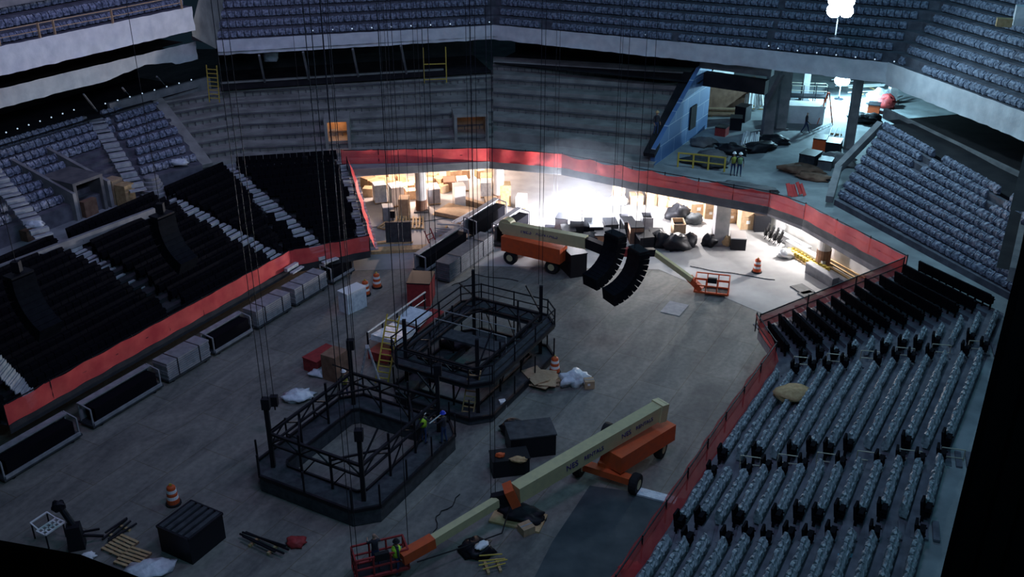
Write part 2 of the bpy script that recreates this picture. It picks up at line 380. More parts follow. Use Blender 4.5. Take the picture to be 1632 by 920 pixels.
netting(E_EDGE[5:], 'red-orange safety netting on the slab edge above the white storage wall at the right')
netting([R_F[3]+Vector((0, 0, .1)), E_EDGE[6]+Vector((-.1, .1, 0))][::-1], 'see-through orange netting with rails climbing beside the black corner seats at the right', h=1.0)
netting(offset([R_F[3], R_F[2], R_F[1], R_F[0]][::-1], .3), 'red netting along the foot of the near right stand', h=1.15, lean=.42, rail_off=-.12)
netting(L_F[:2]+[L_F[2]], 'long red netting along the foot of the left stand behind the carts', h=1.15)
netting([L_F[2]+Vector((.05, 0, 0)), E_EDGE[0]][::1], 'red netting climbing the side of the left black seats next to the bright storage', h=1.0, lean=.45)

# ------------------------------------------------------------------ seats
def seat_black():
    m = MB(); m.box((0, .14, .62), (.48, .10, .62), rx=R(-8)); m.box((0, -.08, .50), (.46, .20, .42), rx=R(-4))
    m.box((-.25, -.04, .56), (.04, .36, .05)); m.box((.25, -.04, .56), (.04, .36, .05)); m.box((-.25, .05, .28), (.04, .12, .55)); m.box((.25, .05, .28), (.04, .12, .55))
    return m
def seat_wrap(seed):
    m = MB(); rnd = random.Random(seed); prof = [(-.13, .12), (-.16, .40), (-.12, .55), (-.04, .62), (0, .74), (.10, .76), (.15, .62), (.16, .3), (.13, .1)]
    vs = []; xs = [-.24, -.15, -.03, .09, .18, .24]
    for x in xs:
        e = .82 if abs(x) > .24 else 1
        for y, z in prof: vs.append((x+rnd.uniform(-.02, .02), y*e+rnd.uniform(-.04, .04), z*(.9+.1*e)+rnd.uniform(-.05, .05)))
    n = len(prof); fs = [(i*n+k, i*n+k+1, (i+1)*n+k+1, (i+1)*n+k) for i in range(len(xs)-1) for k in range(n-1)]
    fs += [tuple(range(n))[::-1], tuple(range((len(xs)-1)*n, len(xs)*n))]
    return m.add(vs, fs)
def spots(rows, step, aisles=(), back=.68, rng=None, gap=None, hw=.65):
    """places of the seats along every row: (x, y, z, rz, row)"""
    out = []
    for ri, (fr, bk) in enumerate(rows):
        if rng and not (rng[0] <= ri < rng[1]): continue
        for k in range(len(fr)-1):
            a = lerp(fr[k], bk[k], back); b = lerp(fr[k+1], bk[k+1], back); L = (b-a).length; t = (b-a)/L if L else None
            rz = math.atan2(t.y, t.x); s = .3
            while s < L-.25:
                p = a+t*s; ok = True
                for A, B in aisles:
                    A2, B2 = Vector((A.x, A.y, 0)), Vector((B.x, B.y, 0)); d = (B2-A2); u = max(0, min(1, (Vector((p.x, p.y, 0))-A2).dot(d)/d.length_squared))
                    if (Vector((p.x, p.y, 0))-(A2+d*u)).length < hw: ok = False; break
                if ok and not (gap and gap(p, ri)): out.append((p.x, p.y, p.z, rz, ri))
                s += step
    return out
def aisle_steps(rows, A, B, name, label, w=1.15, m=None):
    """two light steps to each row along the line A-B, one mesh for the flight"""
    mb = MB(); n = len(rows)
    for i in range(n):
        z = rows[i][0][0].z; zn = rows[min(i+1, n-1)][0][0].z
        for h in (0, .5):
            p = lerp(A, B, (i+h+.25)/n); d = (B-A); d.z = 0; L = d.length/n
            mb.box((p.x, p.y, z+.03+(zn-z)*h/2+(.06 if h else 0)), (w, L*.30, .10+(zn-z)*h), rz=math.atan2(d.y, d.x)-math.pi/2)
    o = mb.build(name, m or M['step']); return struct(o)
def project(p):
    x, y, z = p[0], p[1], p[2]-CAMH; c = y*math.cos(PITCH)-z*math.sin(PITCH); up = y*math.sin(PITCH)+z*math.cos(PITCH)
    return 816+FPX*x/c, 460-FPX*up/c, c
def inview(s, m=25):
    x, y, c = project((s[0], s[1], s[2]+.5)); return -m < x < 1632+m and -m < y < 920+m
def massed(name, spots_, templates, m, label, cat, m2=None, cut=0):
    vs = []; fs = []; k = 0; T = [(np.array(t.v), t.f) for t in templates]
    for i, (x, y, z, rz, _) in enumerate(spots_):
        tv, tf = T[i % len(T)]; j = rz+random.uniform(-.06, .06); c, s = math.cos(j), math.sin(j); v = tv.copy()
        v[:, 0] = tv[:, 0]*c-tv[:, 1]*s+x; v[:, 1] = tv[:, 0]*s+tv[:, 1]*c+y; v[:, 2] = tv[:, 2]+z
        vs.append(v); fs += [tuple(q+k for q in f) for f in tf]; k += len(tv)
    me = bpy.data.meshes.new(name); me.from_pydata(np.concatenate(vs).tolist(), [], fs); me.materials.append(m)
    if m2: me.materials.append(m2); nf = len(T[0][1]); me.polygons.foreach_set('material_index', [1 if i//nf < cut else 0 for i in range(len(me.polygons))])
    o = bpy.data.objects.new(name, me); COL.objects.link(o); return tag(o, label, cat, kind='stuff')
def individuals(name, spots_, meshes, label, cat, group):
    for i, (x, y, z, rz, _) in enumerate(spots_):
        o = bpy.data.objects.new(name, meshes[i % len(meshes)]); COL.objects.link(o); o.location = (x, y, z)
        o.rotation_euler = (0, 0, rz+random.uniform(-.05, .05)); tag(o, label, cat, group)
def mesh_of(mb, name, m):
    me = bpy.data.meshes.new(name); me.from_pydata(mb.v, [], mb.f); me.materials.append(m); return me

# aisles
aR1 = (P(1140, 752, 1.8), P(1552, 738, Z1)); aR2 = (P(1243, 592, 1.8), P(1592, 562, Z1)); aR3 = (P(1062, 856, 1.8), P(1500, 852, Z1))
aR4 = (R_F[3], R_B[3])
aL = [(P(58, 642, 1.6), P(-28, 560, Z1)), (P(285, 505, 1.6), P(100, 392, Z1)), (P(478, 432, 1.6), P(268, 322, Z1)), (P(530, 418, 1.6), P(360, 272, Z1)), (L_F[2], L_B[2])]
al = aL
bR = spots(rowsR, .50, [aR1, aR2, aR3, aR4, (R_F[2], R_B[2])], hw=.52)
# corner wedge between R_F[2] and R_F[3] carries black seats
def side(p, a, b): return (b.x-a.x)*(p[1]-a.y)-(b.y-a.y)*(p[0]-a.x)
def ldist(s, A, B):
    A2, B2 = Vector((A.x, A.y, 0)), Vector((B.x, B.y, 0)); d = B2-A2; u = max(0, min(1, (Vector((s[0], s[1], 0))-A2).dot(d)/d.length_squared)); return (Vector((s[0], s[1], 0))-(A2+d*u)).length
blackR = [s for s in bR if side(s, R_F[2], R_B[2]) > 0]; endsR = [s for s in bR if side(s, R_F[2], R_B[2]) <= 0 and inview(s) and min(ldist(s, *q) for q in (aR1, aR2, aR3)) < .9]; endset = set((s[0], s[1]) for s in endsR); bR = [s for s in bR if (s[0], s[1]) not in endset]; wrapR = [s for s in bR if side(s, R_F[2], R_B[2]) <= 0 and inview(s)]
blackR = [s for s in blackR if inview(s)]
blackL = [s for s in spots(rowsL, .5, al, hw=.62) if inview(s)]
allblack = sorted(blackR+blackL, key=lambda s: project(s)[2])
near_b = blackR+[s for s in sorted(blackL, key=lambda s: project(s)[2])][:max(0, 300-len(blackR))]
near_set = set(map(id, near_b)); 
mB = [mesh_of(seat_black(), 'seat_mesh', M['blackseat'])]
individuals('folding_chair', blackR[:300], mB, 'black folding seat in the uncovered corner block at the right, beside the netting stairs', 'seat', 'black seats in the right corner block')
leftb = sorted(blackL, key=lambda s: project(s)[2]); nl = max(0, 300-len(blackR))
individuals('folding_chair', leftb[:nl], mB, 'black folding seat low in the dark left stand, near the left edge of the picture', 'seat', 'black seats at the near end of the left stand')
massed('folding_chair_rows', leftb[nl:]+endsR, [seat_black()], M['blackseat'], 'black folding seats filling the dark left stand, and at the row ends of the right aisles', 'seats')
wr = sorted(wrapR, key=lambda s: project(s)[2]); mW = [mesh_of(seat_wrap(k), 'wrapped_seat_mesh', M['wrap']) for k in range(5)]
individuals('wrapped_chair', wr[:300], mW, 'arena seat wrapped in crumpled grey plastic in the nearest rows of the right stand', 'seat', 'plastic-wrapped seats in the near right stand')
rest = wr[300:]; ncut = len(rest)
rest += [s for s in spots(rowsL2, .55, [(P(72, 372, 5.8), P(-25, 262, 8.3)), (P(215, 300, 5.8), P(150, 190, 8.3))], gap=lambda p, r: r < 4 and side(p, P(130, 345, Z1), P(95, 290, Z1)) < 0 and side(p, P(245, 318, Z1), P(200, 262, Z1)) > 0) if inview(s)]
rest += [s for s in spots(rowsR2, .55, [(P(1445, 330, 5.1), P(1530, 262, 8.6)), (P(1560, 400, 5.1), P(1610, 320, 8.6))], hw=.45) if inview(s)]
rest += [s for s in spots(rowsU, .55, [(P(785, 41, 12.5), P(785, -60, 17)), (P(870, 47, 12.5), P(905, -60, 20)), (P(1075, 68, 12.5), P(1115, -40, 20)), (P(470, 60, 12.5), P(440, -40, 20)), (U_F[3], U_B[3]), (P(1440, 108, 12.5), P(1560, 20, 18))]) if inview(s)]
rest += [s for s in spots(rowsLU, .55, []) if inview(s)]
def low(mb): mb.v = [(x, y*.85+.06, z*.74) for x, y, z in mb.v]; return mb
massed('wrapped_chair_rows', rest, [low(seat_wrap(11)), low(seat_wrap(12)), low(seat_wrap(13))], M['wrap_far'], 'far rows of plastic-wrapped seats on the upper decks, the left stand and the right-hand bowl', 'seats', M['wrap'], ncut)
# flights of steps
aisle_steps(rowsR, *aR1, 'stair_aisle', '', m=M['tread']); aisle_steps(rowsR, *aR2, 'stair_aisle', '', m=M['tread']); aisle_steps(rowsR, *aR3, 'stair_aisle', '', m=M['tread'])
aisle_steps(rowsR, *aR4, 'stair_aisle', '', w=1.6, m=M['concrete'])
for a in aL: aisle_steps(rowsL, *a, 'stair_aisle', '', w=1.2)
print('COUNTS', len(blackR), len(blackL), len(wrapR), len(rest))

# ------------------------------------------------------------------ lamps
def tower_light(loc, hz, heads, power, col, label, emitc, str_=60, hr=.35, rz=0, glow=(0, -.9, 0)):
    r = empty('work_light', loc, rz, label, 'work light')
    MB().lathe((0, 0, 0), [(.45, 0), (.45, .05), (.08, .12), (.05, .3)], 10).build('base', M['steel'], r)
    MB().bar((0, 0, .1), (0, 0, hz), .09, n=8).build('mast', M['alum'], r)
    em = mat('lamp_glass', (1, 1, 1), .3, emit=(emitc, str_))
    for x, z in heads:
        h = MB().lathe((x, -.16, hz+z), [(.1*hr/.35, -.2*hr/.35), (hr*.75, -.18), (hr, 0), (hr, .06)], 14, Matrix.Rotation(R(62), 3, 'X')).build('lamp_head', M['steel'], r)
        MB().lathe((x, -.2, hz+z), [(.02, .03), (hr*.96, .02), (hr*.98, .08), (.6*hr, .2), (.05, .24)], 14, Matrix.Rotation(R(62), 3, 'X')).build('lens', em, h, True)
    lamp('work_light_glow', (loc[0]+glow[0], loc[1]+glow[1], loc[2]+hz+glow[2]), power, col, .3)
    return r
lA = P(927, 293, 4.2)+Vector((0, -1.2, 0))
tower_light((lA.x, lA.y, 0), 3.3, [(-.5, -.4), (.5, -.4), (-.5, .5), (.5, .5)], 9500, (.95, .93, 1), 'blazing four-headed work light standing among the crates under the far slab edge', (.9, .92, 1), 16, .50, glow=(0, 2.6, -1.3))
lC = P(1341, 128, 6.5)
tower_light((lC.x, lC.y, Z1), lC.z-Z1, [(-.25, 0), (.25, 0)], 5000, (.40, .78, 1), 'bright bluish work light in the open concourse by the upper right column', (.6, .9, 1), 60, .48)
lB = P(1338, 9, 17.5)
tower_light((lB.x, lB.y, lB.z-2.2), 2.2, [(-.4, -.3), (.4, -.3), (-.4, .35), (.4, .35)], 2200, (.5, .8, 1), 'bright bluish-white work light on the upper deck seats at the top of the picture', (.7, .92, 1), 90, .5)
# (the rest hang out of sight)
# lamps hung under the slab, out of sight behind the edge beam
def bulb(p, power, col, label):
    r = empty('hanging_bulb', p, 0, label, 'lamp')
    MB().bar((0, 0, .1), (0, 0, max(.15, (4.2 if p.z < 5 else 11.8)-p.z)), .03).build('cord', M['steel'], r)
    MB().lathe((0, 0, 0), [(.03, .12), (.09, .04), (.1, -.06), (.03, -.13)], 10).build('bulb', mat('bulb_glass', (1, 1, 1), .3, emit=(col, 30)), r, True)
    lamp('bulb_glow', (p.x, p.y, p.z-.3), power, col, .15)
bulb(P(640, 268, 3.6)+Vector((0, 4, 0)), 2600, (1, .70, .56), 'bare bulb under the far slab over the left pallets')
bulb(P(740, 258, 3.6)+Vector((0, 7, 0)), 2600, (1, .72, .58), 'bare bulb under the far slab over the carton stacks')
bulb(P(1100, 300, 3.6)+Vector((0, 3, 0)), 2400, (1, .93, .9), 'bare bulb under the far slab over the row of cartons')
bulb(P(1300, 352, 3.5)+Vector((.5, 3, 0)), 3400, (1, .95, .92), 'bare bulb in front of the white storage wall')
bulb(P(1360, 92, 9.6), 5200, (.42, .80, 1), 'added bluish fill lamp hidden deep in the concourse behind the upper deck edge')  # unseen fill lamp, added to brighten the concourse

# ------------------------------------------------------------------ seating bits, rails, vomitories
def hairpin(p, q, label, m=None, h=.85, group=None):
    r = empty('aisle_rail', p, 0, label, 'handrail', group); d = q-p
    MB().path([Vector((0, 0, h)), d+Vector((0, 0, h))], .05).path([Vector((0, 0, h*.5)), d+Vector((0, 0, h*.5))], .05).build('rail', m or M['rail'], r)
    for o in (Vector(), d): MB().bar(o, o+Vector((0, 0, h)), .05, n=6).build('post', m or M['rail'], r)
for i in range(6):
    t = .10+i*.155; a = lerp(aR1[0], aR1[1], t); b = lerp(aR1[0], aR1[1], t+.085); z = Z1*t+1.8*(1-t)
    hairpin(Vector((a.x, a.y, z)), Vector((b.x, b.y, z+.05)), 'thin two-bar handrail in the nearer aisle of the right stand', group='handrails in the nearer aisle of the right stand')
    t = .06+i*.16; a = lerp(aR2[0], aR2[1], t); b = lerp(aR2[0], aR2[1], t+.085); z = Z1*t+1.8*(1-t)
    hairpin(Vector((a.x, a.y, z)), Vector((b.x, b.y, z+.05)), 'thin two-bar handrail in the farther aisle of the right stand', group='handrails in the farther aisle of the right stand')
def portal(name, p, rz, w, h, dep, m, warm=None, label=''):
    """concrete mouth of a passage: two cheek walls, a lintel and a dark back wall"""
    r = empty(name, p, rz); r['kind'] = 'structure'
    MB().box((-w/2-.12, dep/2, h/2), (.24, dep, h)).box((w/2+.12, dep/2, h/2), (.24, dep, h)).box((0, dep/2, h+.1), (w+.5, dep, .2)).build('frame', m, r)
    MB().box((0, dep*.8, h/2), (w, .08, h)).build('back_wall', M['dark'] if not warm else M['card'], r)
    if warm: lamp('passage_light', (0, dep*.45, h-.4), warm, (1, .5, .25), .1, parent=r)
    return r
tE = P(786, 234, Z1)-P(400, 250, Z1); rzE = math.atan2(tE.y, tE.x)
q = P(540, 240, 4.9); portal('wall_passage', q, rzE, 1.5, 2.3, 2.4, M['grey_end'], 26)
q = P(752, 229, 4.9); portal('wall_passage', q, rzE, 2.3, 2.2, 2.4, M['grey_end'], 1.6)
q = P(150, 347, Z1); portal('wall_passage', nd(-54.3, 40.7, Z1), ND, 1.9, 2.3, 3.2, M['concrete_dark'])
mb = MB()   # sloping cheek walls beside the left passage
for dd in (39.3, 42.1):
    a, b = nd(-54.2, dd, Z1), nd(-60, dd, Z1); t = DV*.25
    mb.hexa([a, b, b+t, a+t, a+Vector((0, 0, 1.9)), b+Vector((0, 0, 3.4)), b+t+Vector((0, 0, 3.4)), a+t+Vector((0, 0, 1.9))])
struct(mb.build('wall_passage_cheeks', M['concrete']))
q = P(1545, 405, Z1); tR = (P(1632, 480, 5.1)-P(1330, 318, 5.1)); rzR = math.atan2(tR.y, tR.x)
portal('wall_passage', P(1530, 405, Z1), rzR, 1.8, 2.4, 2.2, M['concrete'])
# brackets that wait for seats on the bare end terraces, and riser-shade bars
def brackets(rows, sel, label, step=.62, seg=(0, 9)):
    mb = MB()
    for i in sel:
        fr, bk = rows[i]
        for k in range(len(fr)-1):
            if not seg[0] <= k < seg[1]: continue
            a = lerp(fr[k], bk[k], .97); b = lerp(fr[k+1], bk[k+1], .97); L = (b-a).length; t = (b-a)/L; s = .4
            nn = Vector((-t.y, t.x, 0))
            while s < L:
                p = a+t*s-nn*.08; mb.bar(p+Vector((0, 0, 0)), p+Vector((0, 0, .36)), .07); s += step
            mb.bar(a-nn*.06+Vector((0, 0, .36)), b-nn*.06+Vector((0, 0, .36)), .16, .10)  # continuous dark bar put in as the shaded riser line
    return mb
tag(brackets(rowsE1, (0, 1, 2, 3, 4, 5), '').build('bracket_and_shade_rows', M['concrete_dark']), 'dark seat brackets and added bars of riser shade on the bare left-centre terraces of the far end', 'brackets', kind='stuff')
tag(brackets(rowsE2, (1, 2, 3, 4, 5), '').build('bracket_and_shade_rows', M['concrete_dark']), 'small brackets and added bars of riser shade in lines on the bare right-centre terraces by the blue wall', 'brackets', kind='stuff')

# membrane-covered wall closing the bare terraces
a, b = P(1043, 264, Z1), P(1112, 214, Z1); t = (b-a); t.z = 0; L = t.length; mw = empty('wall_membrane', a, math.atan2(t.y, t.x)-math.pi/2); mw['kind'] = 'structure'
mb = MB(); pts = [(0, 0), (0, L+2.2), (5.8, L+2.2), (5.7, L*.92), (1.3, 0)]
vs = [(0, y, z) for z, y in pts]+[(-.35, y, z) for z, y in pts]; mb.add(vs, [(0, 1, 2, 3, 4), (9, 8, 7, 6, 5)]+[(k, (k+1) % 5, (k+1) % 5+5, k+5) for k in range(5)])
mb.build('membrane_face', M['membrane'], mw)
MB().box((.05, L*.82, 1.9), (.14, 1.3, 1.9)).build('opening', M['dark'], mw)
# dark sloping bar in front of it
mb = MB(); mb.bar(a+Vector((-.5, -.2, .9)), P(1098, 118, 9.6), .9, .35); struct(mb.build('trim_sloping_bar', M['dark']))

# ------------------------------------------------------------------ open concourse at the upper right
def post_at(px, py, z0, z1, w, m, name, label, n=4, cat='column', low=None):
    p = P(px, py, z0); r = empty(name, p, 0, label, cat)
    MB().bar((0, 0, 0), (0, 0, z1-z0), w, n=n if n > 4 else 4).build('shaft', m, r)
    MB().box((0, 0, .06), (w*1.35, w*1.35, .12)).build('foot', M['concrete_dark'], r)
    if low: MB().bar((0, 0, .05), (0, 0, low), w*1.08, n=n).build('lower_wrap', M['brown'], r)
    return r
post_at(1222, 214, Z1, 11.5, .85, M['concrete'], 'concrete_column', 'left concrete column of the pair in the open concourse')
post_at(1243, 205, Z1, 11.5, .85, M['concrete'], 'concrete_column', 'right concrete column of the pair, just left of the big white box')
post_at(1352, 237, Z1, 11.3, .62, M['concrete'], 'concrete_column', 'single grey column in the concourse, right of the hanging bluish lamp')
post_at(1281, 160, Z1, 11.5, .6, M['concrete'], 'concrete_column', 'farther slim column behind the big white box')
post_at(1420, 165, Z1, 11.0, .7, M['concrete'], 'concrete_column', 'column at the right end of the open concourse, by the rail of debris')
mb = MB(); mb.bar(P(1118, 124, 9.3), P(1222, 139, 9.3), .8, 1.1); struct(mb.build('trim_beam', M['dark']))
mb = MB(); mb.bar(P(1118, 98, 10.8), P(1232, 112, 10.8), .8, .9); struct(mb.build('trim_beam', M['concrete_dark']))
mb = MB(); mb.bar(P(1222, 165, 8), P(1246, 118, 10.6), .35, .35); struct(mb.build('trim_brace', M['concrete_dark']))
a, b = P(1112, 178, Z1), P(1200, 168, Z1)
mb = MB(); mb.hexa([a, b, b+Vector((0, .4, 0)), a+Vector((0, .4, 0))]+[v+Vector((0, 0, 2.6)) for v in (a, b, b+Vector((0, .4, 0)), a+Vector((0, .4, 0)))]); struct(mb.build('wall_concourse', M['brown']))
a2, b2 = a+Vector((0, 8, 0)), P(1196, 168, Z1)+Vector((0, 8, 0))
mb = MB(); mb.hexa([a2, b2, b2+Vector((0, .4, 0)), a2+Vector((0, .4, 0))]+[v+Vector((0, 0, 8)) for v in (a2, b2, b2+Vector((0, .4, 0)), a2+Vector((0, .4, 0)))]); struct(mb.build('wall_concourse', M['whitewall']))

def boxy(name, px, py, size, m, label, cat, rz=ND, z=0, group=None, lid=None, pallet=False, strap=None):
    p = P(px, py, z); r = empty(name, p, rz, label, cat, group); b = .13 if pallet else 0
    if pallet:
        pm = MB()
        for k in (-.45, 0, .45): pm.box((0, k*size[1], .05), (size[0]*1.05, .1, .09))
        for k in range(6): pm.box(((k/5-.5)*size[0], 0, .115), (size[0]/9, size[1]*1.05, .03))
        pm.build('pallet', M['wood'], r)
    MB().box((0, 0, b+size[2]/2), size).build('body', m, r)
    if lid: MB().box((0, 0, b+size[2]+.03), (size[0]*1.04, size[1]*1.04, .07)).build('lid', lid, r)
    if strap:
        for k in (-.25, .25): MB().box((k*size[0], 0, b+size[2]/2), (.05, size[1]*1.015, size[2]*1.01)).build('strap', strap, r)
    return r
def carton(px, py, size, label, rz=ND, z=0, m=None, n=1, group=None, cat='carton', lab=True):
    """carton with taped flaps and a pale shipping label; n of them stacked are n things"""
    for k in range(n):
        p = P(px, py, z)+Vector((random.uniform(-.04, .04), random.uniform(-.04, .04), k*size[2])); r = empty('cardboard_carton', p, rz+random.uniform(-.05, .05), label if n == 1 else label+(', lowest of its stack', ', second of its stack', ', third of its stack')[min(k, 2)], cat, group)
        MB().box((0, 0, size[2]/2), (size[0], size[1], size[2]-.02)).build('body', m or M['card'], r)
        MB().box((0, 0, size[2]-.005), (size[0]*1.0, .07, .02)).build('tape', M['alum'], r)
        if lab: MB().box((-size[0]*.1, -size[1]/2-.005, size[2]*.6), (size[0]*.25, .02, size[2]*.25)).box((-size[0]/2-.005, 0, size[2]*.6), (.02, size[1]*.25, size[2]*.25)).build('shipping_label', M['white'], r)

boxy('storage_box', 1281, 193, (3.0, 1.7, 1.5), M['sheet'], 'big white box in the open concourse beside the red ladder', 'box', R(-8), Z1, lid=M['whitewall'])
r = empty('scaffold_platform', P(1285, 170, Z1), R(-8), 'low scaffold with guard rails behind the big white box', 'scaffold')
MB().box((0, 0, 1.0), (3.4, 1.2, .15)).build('deck', M['steel'], r)
for x in (-1.6, -.5, .6, 1.6):
    for y in (-.55, .55): MB().bar((x, y, 0), (x, y, 2.1), .07).build('post', M['steel'], r)
MB().path([(-1.6, -.55, 2.05), (1.6, -.55, 2.05), (1.6, .55, 2.05), (-1.6, .55, 2.05)], .06).path([(-1.6, -.55, 1.6), (1.6, -.55, 1.6)], .06).build('guard_rail', M['rail'], r)
def stepladder(p, h, rz, label, m, name='step_ladder'):
    r = empty(name, p, rz, label, 'ladder'); 
    for s, nm in ((-1, 'front_frame'), (1, 'rear_frame')):
        mb = MB()
        for x in (-1, 1): mb.bar((x*.32, s*h*.24, 0), (x*.18, s*.05, h), .07)
        for k in range(1, int(h/.32)):
            t = k*.32/h; mb.bar((-.32+.14*t, s*(h*.24*(1-t)+.05*t), h*t), (.32-.14*t, s*(h*.24*(1-t)+.05*t), h*t), .05)
        mb.build(nm, m, r)
    MB().box((0, 0, h), (.42, .2, .06)).build('top_cap', m, r)
stepladder(P(1314, 197, Z1), 2.7, R(80), 'red step ladder standing right of the big white box', M['orange'])
def straight_ladder(a, b, label, m, w=.45):
    r = empty('straight_ladder', a, 0, label, 'ladder'); d = b-a; s = d.cross(Vector((0, 1, 0))).normalized()*w/2
    if abs(s.z) > w*.3: s = Vector((w/2, 0, 0))
    MB().bar(-s, d-s, .07).bar(s, d+s, .07).build('rail', m, r)
    mb = MB(); n = int(d.length/.32)
    for k in range(1, n): mb.bar(d*(k/n)-s, d*(k/n)+s, .055)
    mb.build('rung', m, r)
def guard(pxs, z, label, m, h=1.1, w=1):
    pts = [P(x, y, z) for x, y in pxs]; r = empty('guard_rail', pts[0], 0, label, 'guard rail'); b = pts[0]
    MB().path([p-b+Vector((0, 0, h)) for p in pts], .1*w, 4).path([p-b+Vector((0, 0, h*.5)) for p in pts], .08*w, 4).build('rail', m, r)
    for p in pts:
        MB().bar(p-b, p-b+Vector((0, 0, h+.05)), .12).build('post', m, r)
guard([(1080, 266), (1104, 268), (1128, 271), (1154, 274)], Z1, 'yellowish timber guard rail on the concourse left of the two workers', M['yellow'])
# bundles and clutter on the concourse
def pipes(px, py, z, n, L, rz, m, label, rad=.06, cat='pipes', tilt=0, spread=.5, name='pipe_bundle'):
    r = empty(name, P(px, py, z), rz, label, cat)
    for k in range(n):
        y = (k/(max(1, n-1))-.5)*spread; zz = .12+random.uniform(0, .35); a = random.uniform(-.1, .1); l = L*random.uniform(.7, 1)
        MB().bar((-l/2, y+a, zz), (l/2, y-a, zz+tilt*l), rad*2, n=8).build('pipe' if 'pipe' in name or 'tube' in name else 'plank', m, r)
    MB().box((-L*.2, 0, .06), (.12, spread*1.3, .12)).box((L*.2, 0, .06), (.12, spread*1.3, .12)).build('bearer', M['wood'], r)
pipes(1195, 232, Z1, 9, 3.6, ND+.2, M['white'], 'bundle of bright white tubes leaning in the concourse, left of the concrete columns', .07, tilt=.12, spread=1.2, name='tube_bundle')
pipes(1330, 218, Z1, 3, 3.2, ND+.1, M['white'], 'few white tubes lying beside the single concourse column', .07, spread=.8, name='tube_bundle')
pipes(1370, 140, Z1, 6, 5, R(10), M['white'], 'scattered white strips on the far concourse floor behind the lamp', .06, spread=4, name='strip_pile')
pipes(1405, 160, Z1, 7, 4, R(40), M['white'], 'white strips in the debris heap at the right end of the concourse', .06, spread=2, name='strip_pile')
pipes(1150, 182, Z1, 6, 5, R(-5), M['card'], 'long pale pipes on racks against the brown concourse wall', .12, spread=1.6)
pipes(1200, 172, Z1, 6, 2.6, R(80), M['white'], 'light boards standing in a corner by the brown concourse wall', .12, spread=1.4, tilt=.5, name='board_stack')
for (px, py, sz, m, lb) in [(1306, 236, (1.5, 1.0, .9), 'orange', 'orange machine box at the near end of the concourse floor'),
    (1328, 240, (1.6, 1.1, .8), 'steel', 'dark machine box right of the orange one on the concourse'),
    (1290, 262, (1.6, 1.2, .9), 'deckgrey', 'grey crate on the dark heap at the right of the concourse'),
    (1315, 268, (1.2, 1.0, .7), 'concrete_dark', 'stone-grey crate on the heap beside the walkway curb'),
    (1172, 205, (1.2, 1.0, 1.0), 'steel', 'dark crate among the concourse clutter right of the blue wall'),
    (1150, 215, (1.0, .9, .7), 'red', 'maroon bin in the concourse clutter'),
    (1392, 178, (1.3, 1.0, .7), 'orange', 'orange box in the debris at the right end of the concourse'),
    (1183, 192, (1.3, 1.0, 1.3), 'steel', 'tall dark cabinet behind the concourse clutter')]:
    boxy('equipment_crate', px, py, sz, M[m], lb, 'crate', ND+random.uniform(-.3, .3), Z1, lid=M['steel'])
def heap(px, py, size, m, label, cat, z=0, seed=1, rz=0, name='plastic_tarp', amp=.22, extra=None):
    r = MB().blob((0, 0, 0), size, seed, amp, 20, 10, floor=True).build(cat.replace(' ', '_'), m, None, True); r.location = P(px, py, z); r.rotation_euler = (0, 0, rz)
    return tag(r, label, cat, kind='thing')
heap(1398, 165, (2.2, 1.6, 1.6), M['sheet_clear'], 'pile of white bagged rubbish at the right end of the concourse', 'rubbish', Z1, 4)
heap(1412, 172, (1.6, 1.4, 1.4), M['red'], 'dark red bagged heap beside the white rubbish on the concourse', 'rubbish', Z1, 5)
heap(1275, 275, (3.4, 1.8, .7), M['brown'], 'low brown debris heap behind the right part of the netting', 'debris', Z1, 6, R(-20))
heap(1210, 240, (3, 1.6, .9), M['steel'], 'dark heap of scrap at the foot of the concourse columns', 'debris', Z1, 7, R(30))
heap(1135, 250, (2.4, 1.6, .6), M['concrete_dark'], 'low grey heap under the timber guard rail', 'debris', Z1, 8)
r = MB(); 
for k in range(5): r.box((k*.28, .1*math.sin(k), .35+.1*math.cos(k*2)), (.3, .9, .06), rz=.1*k, rx=R(60))
r = r.build('folded_netting', M['net']); r.location = P(1256, 312, Z1+.1); r.rotation_euler = (0, 0, R(20)); tag(r, 'loose bright red scrap of netting folded over on the walkway', 'netting scrap')

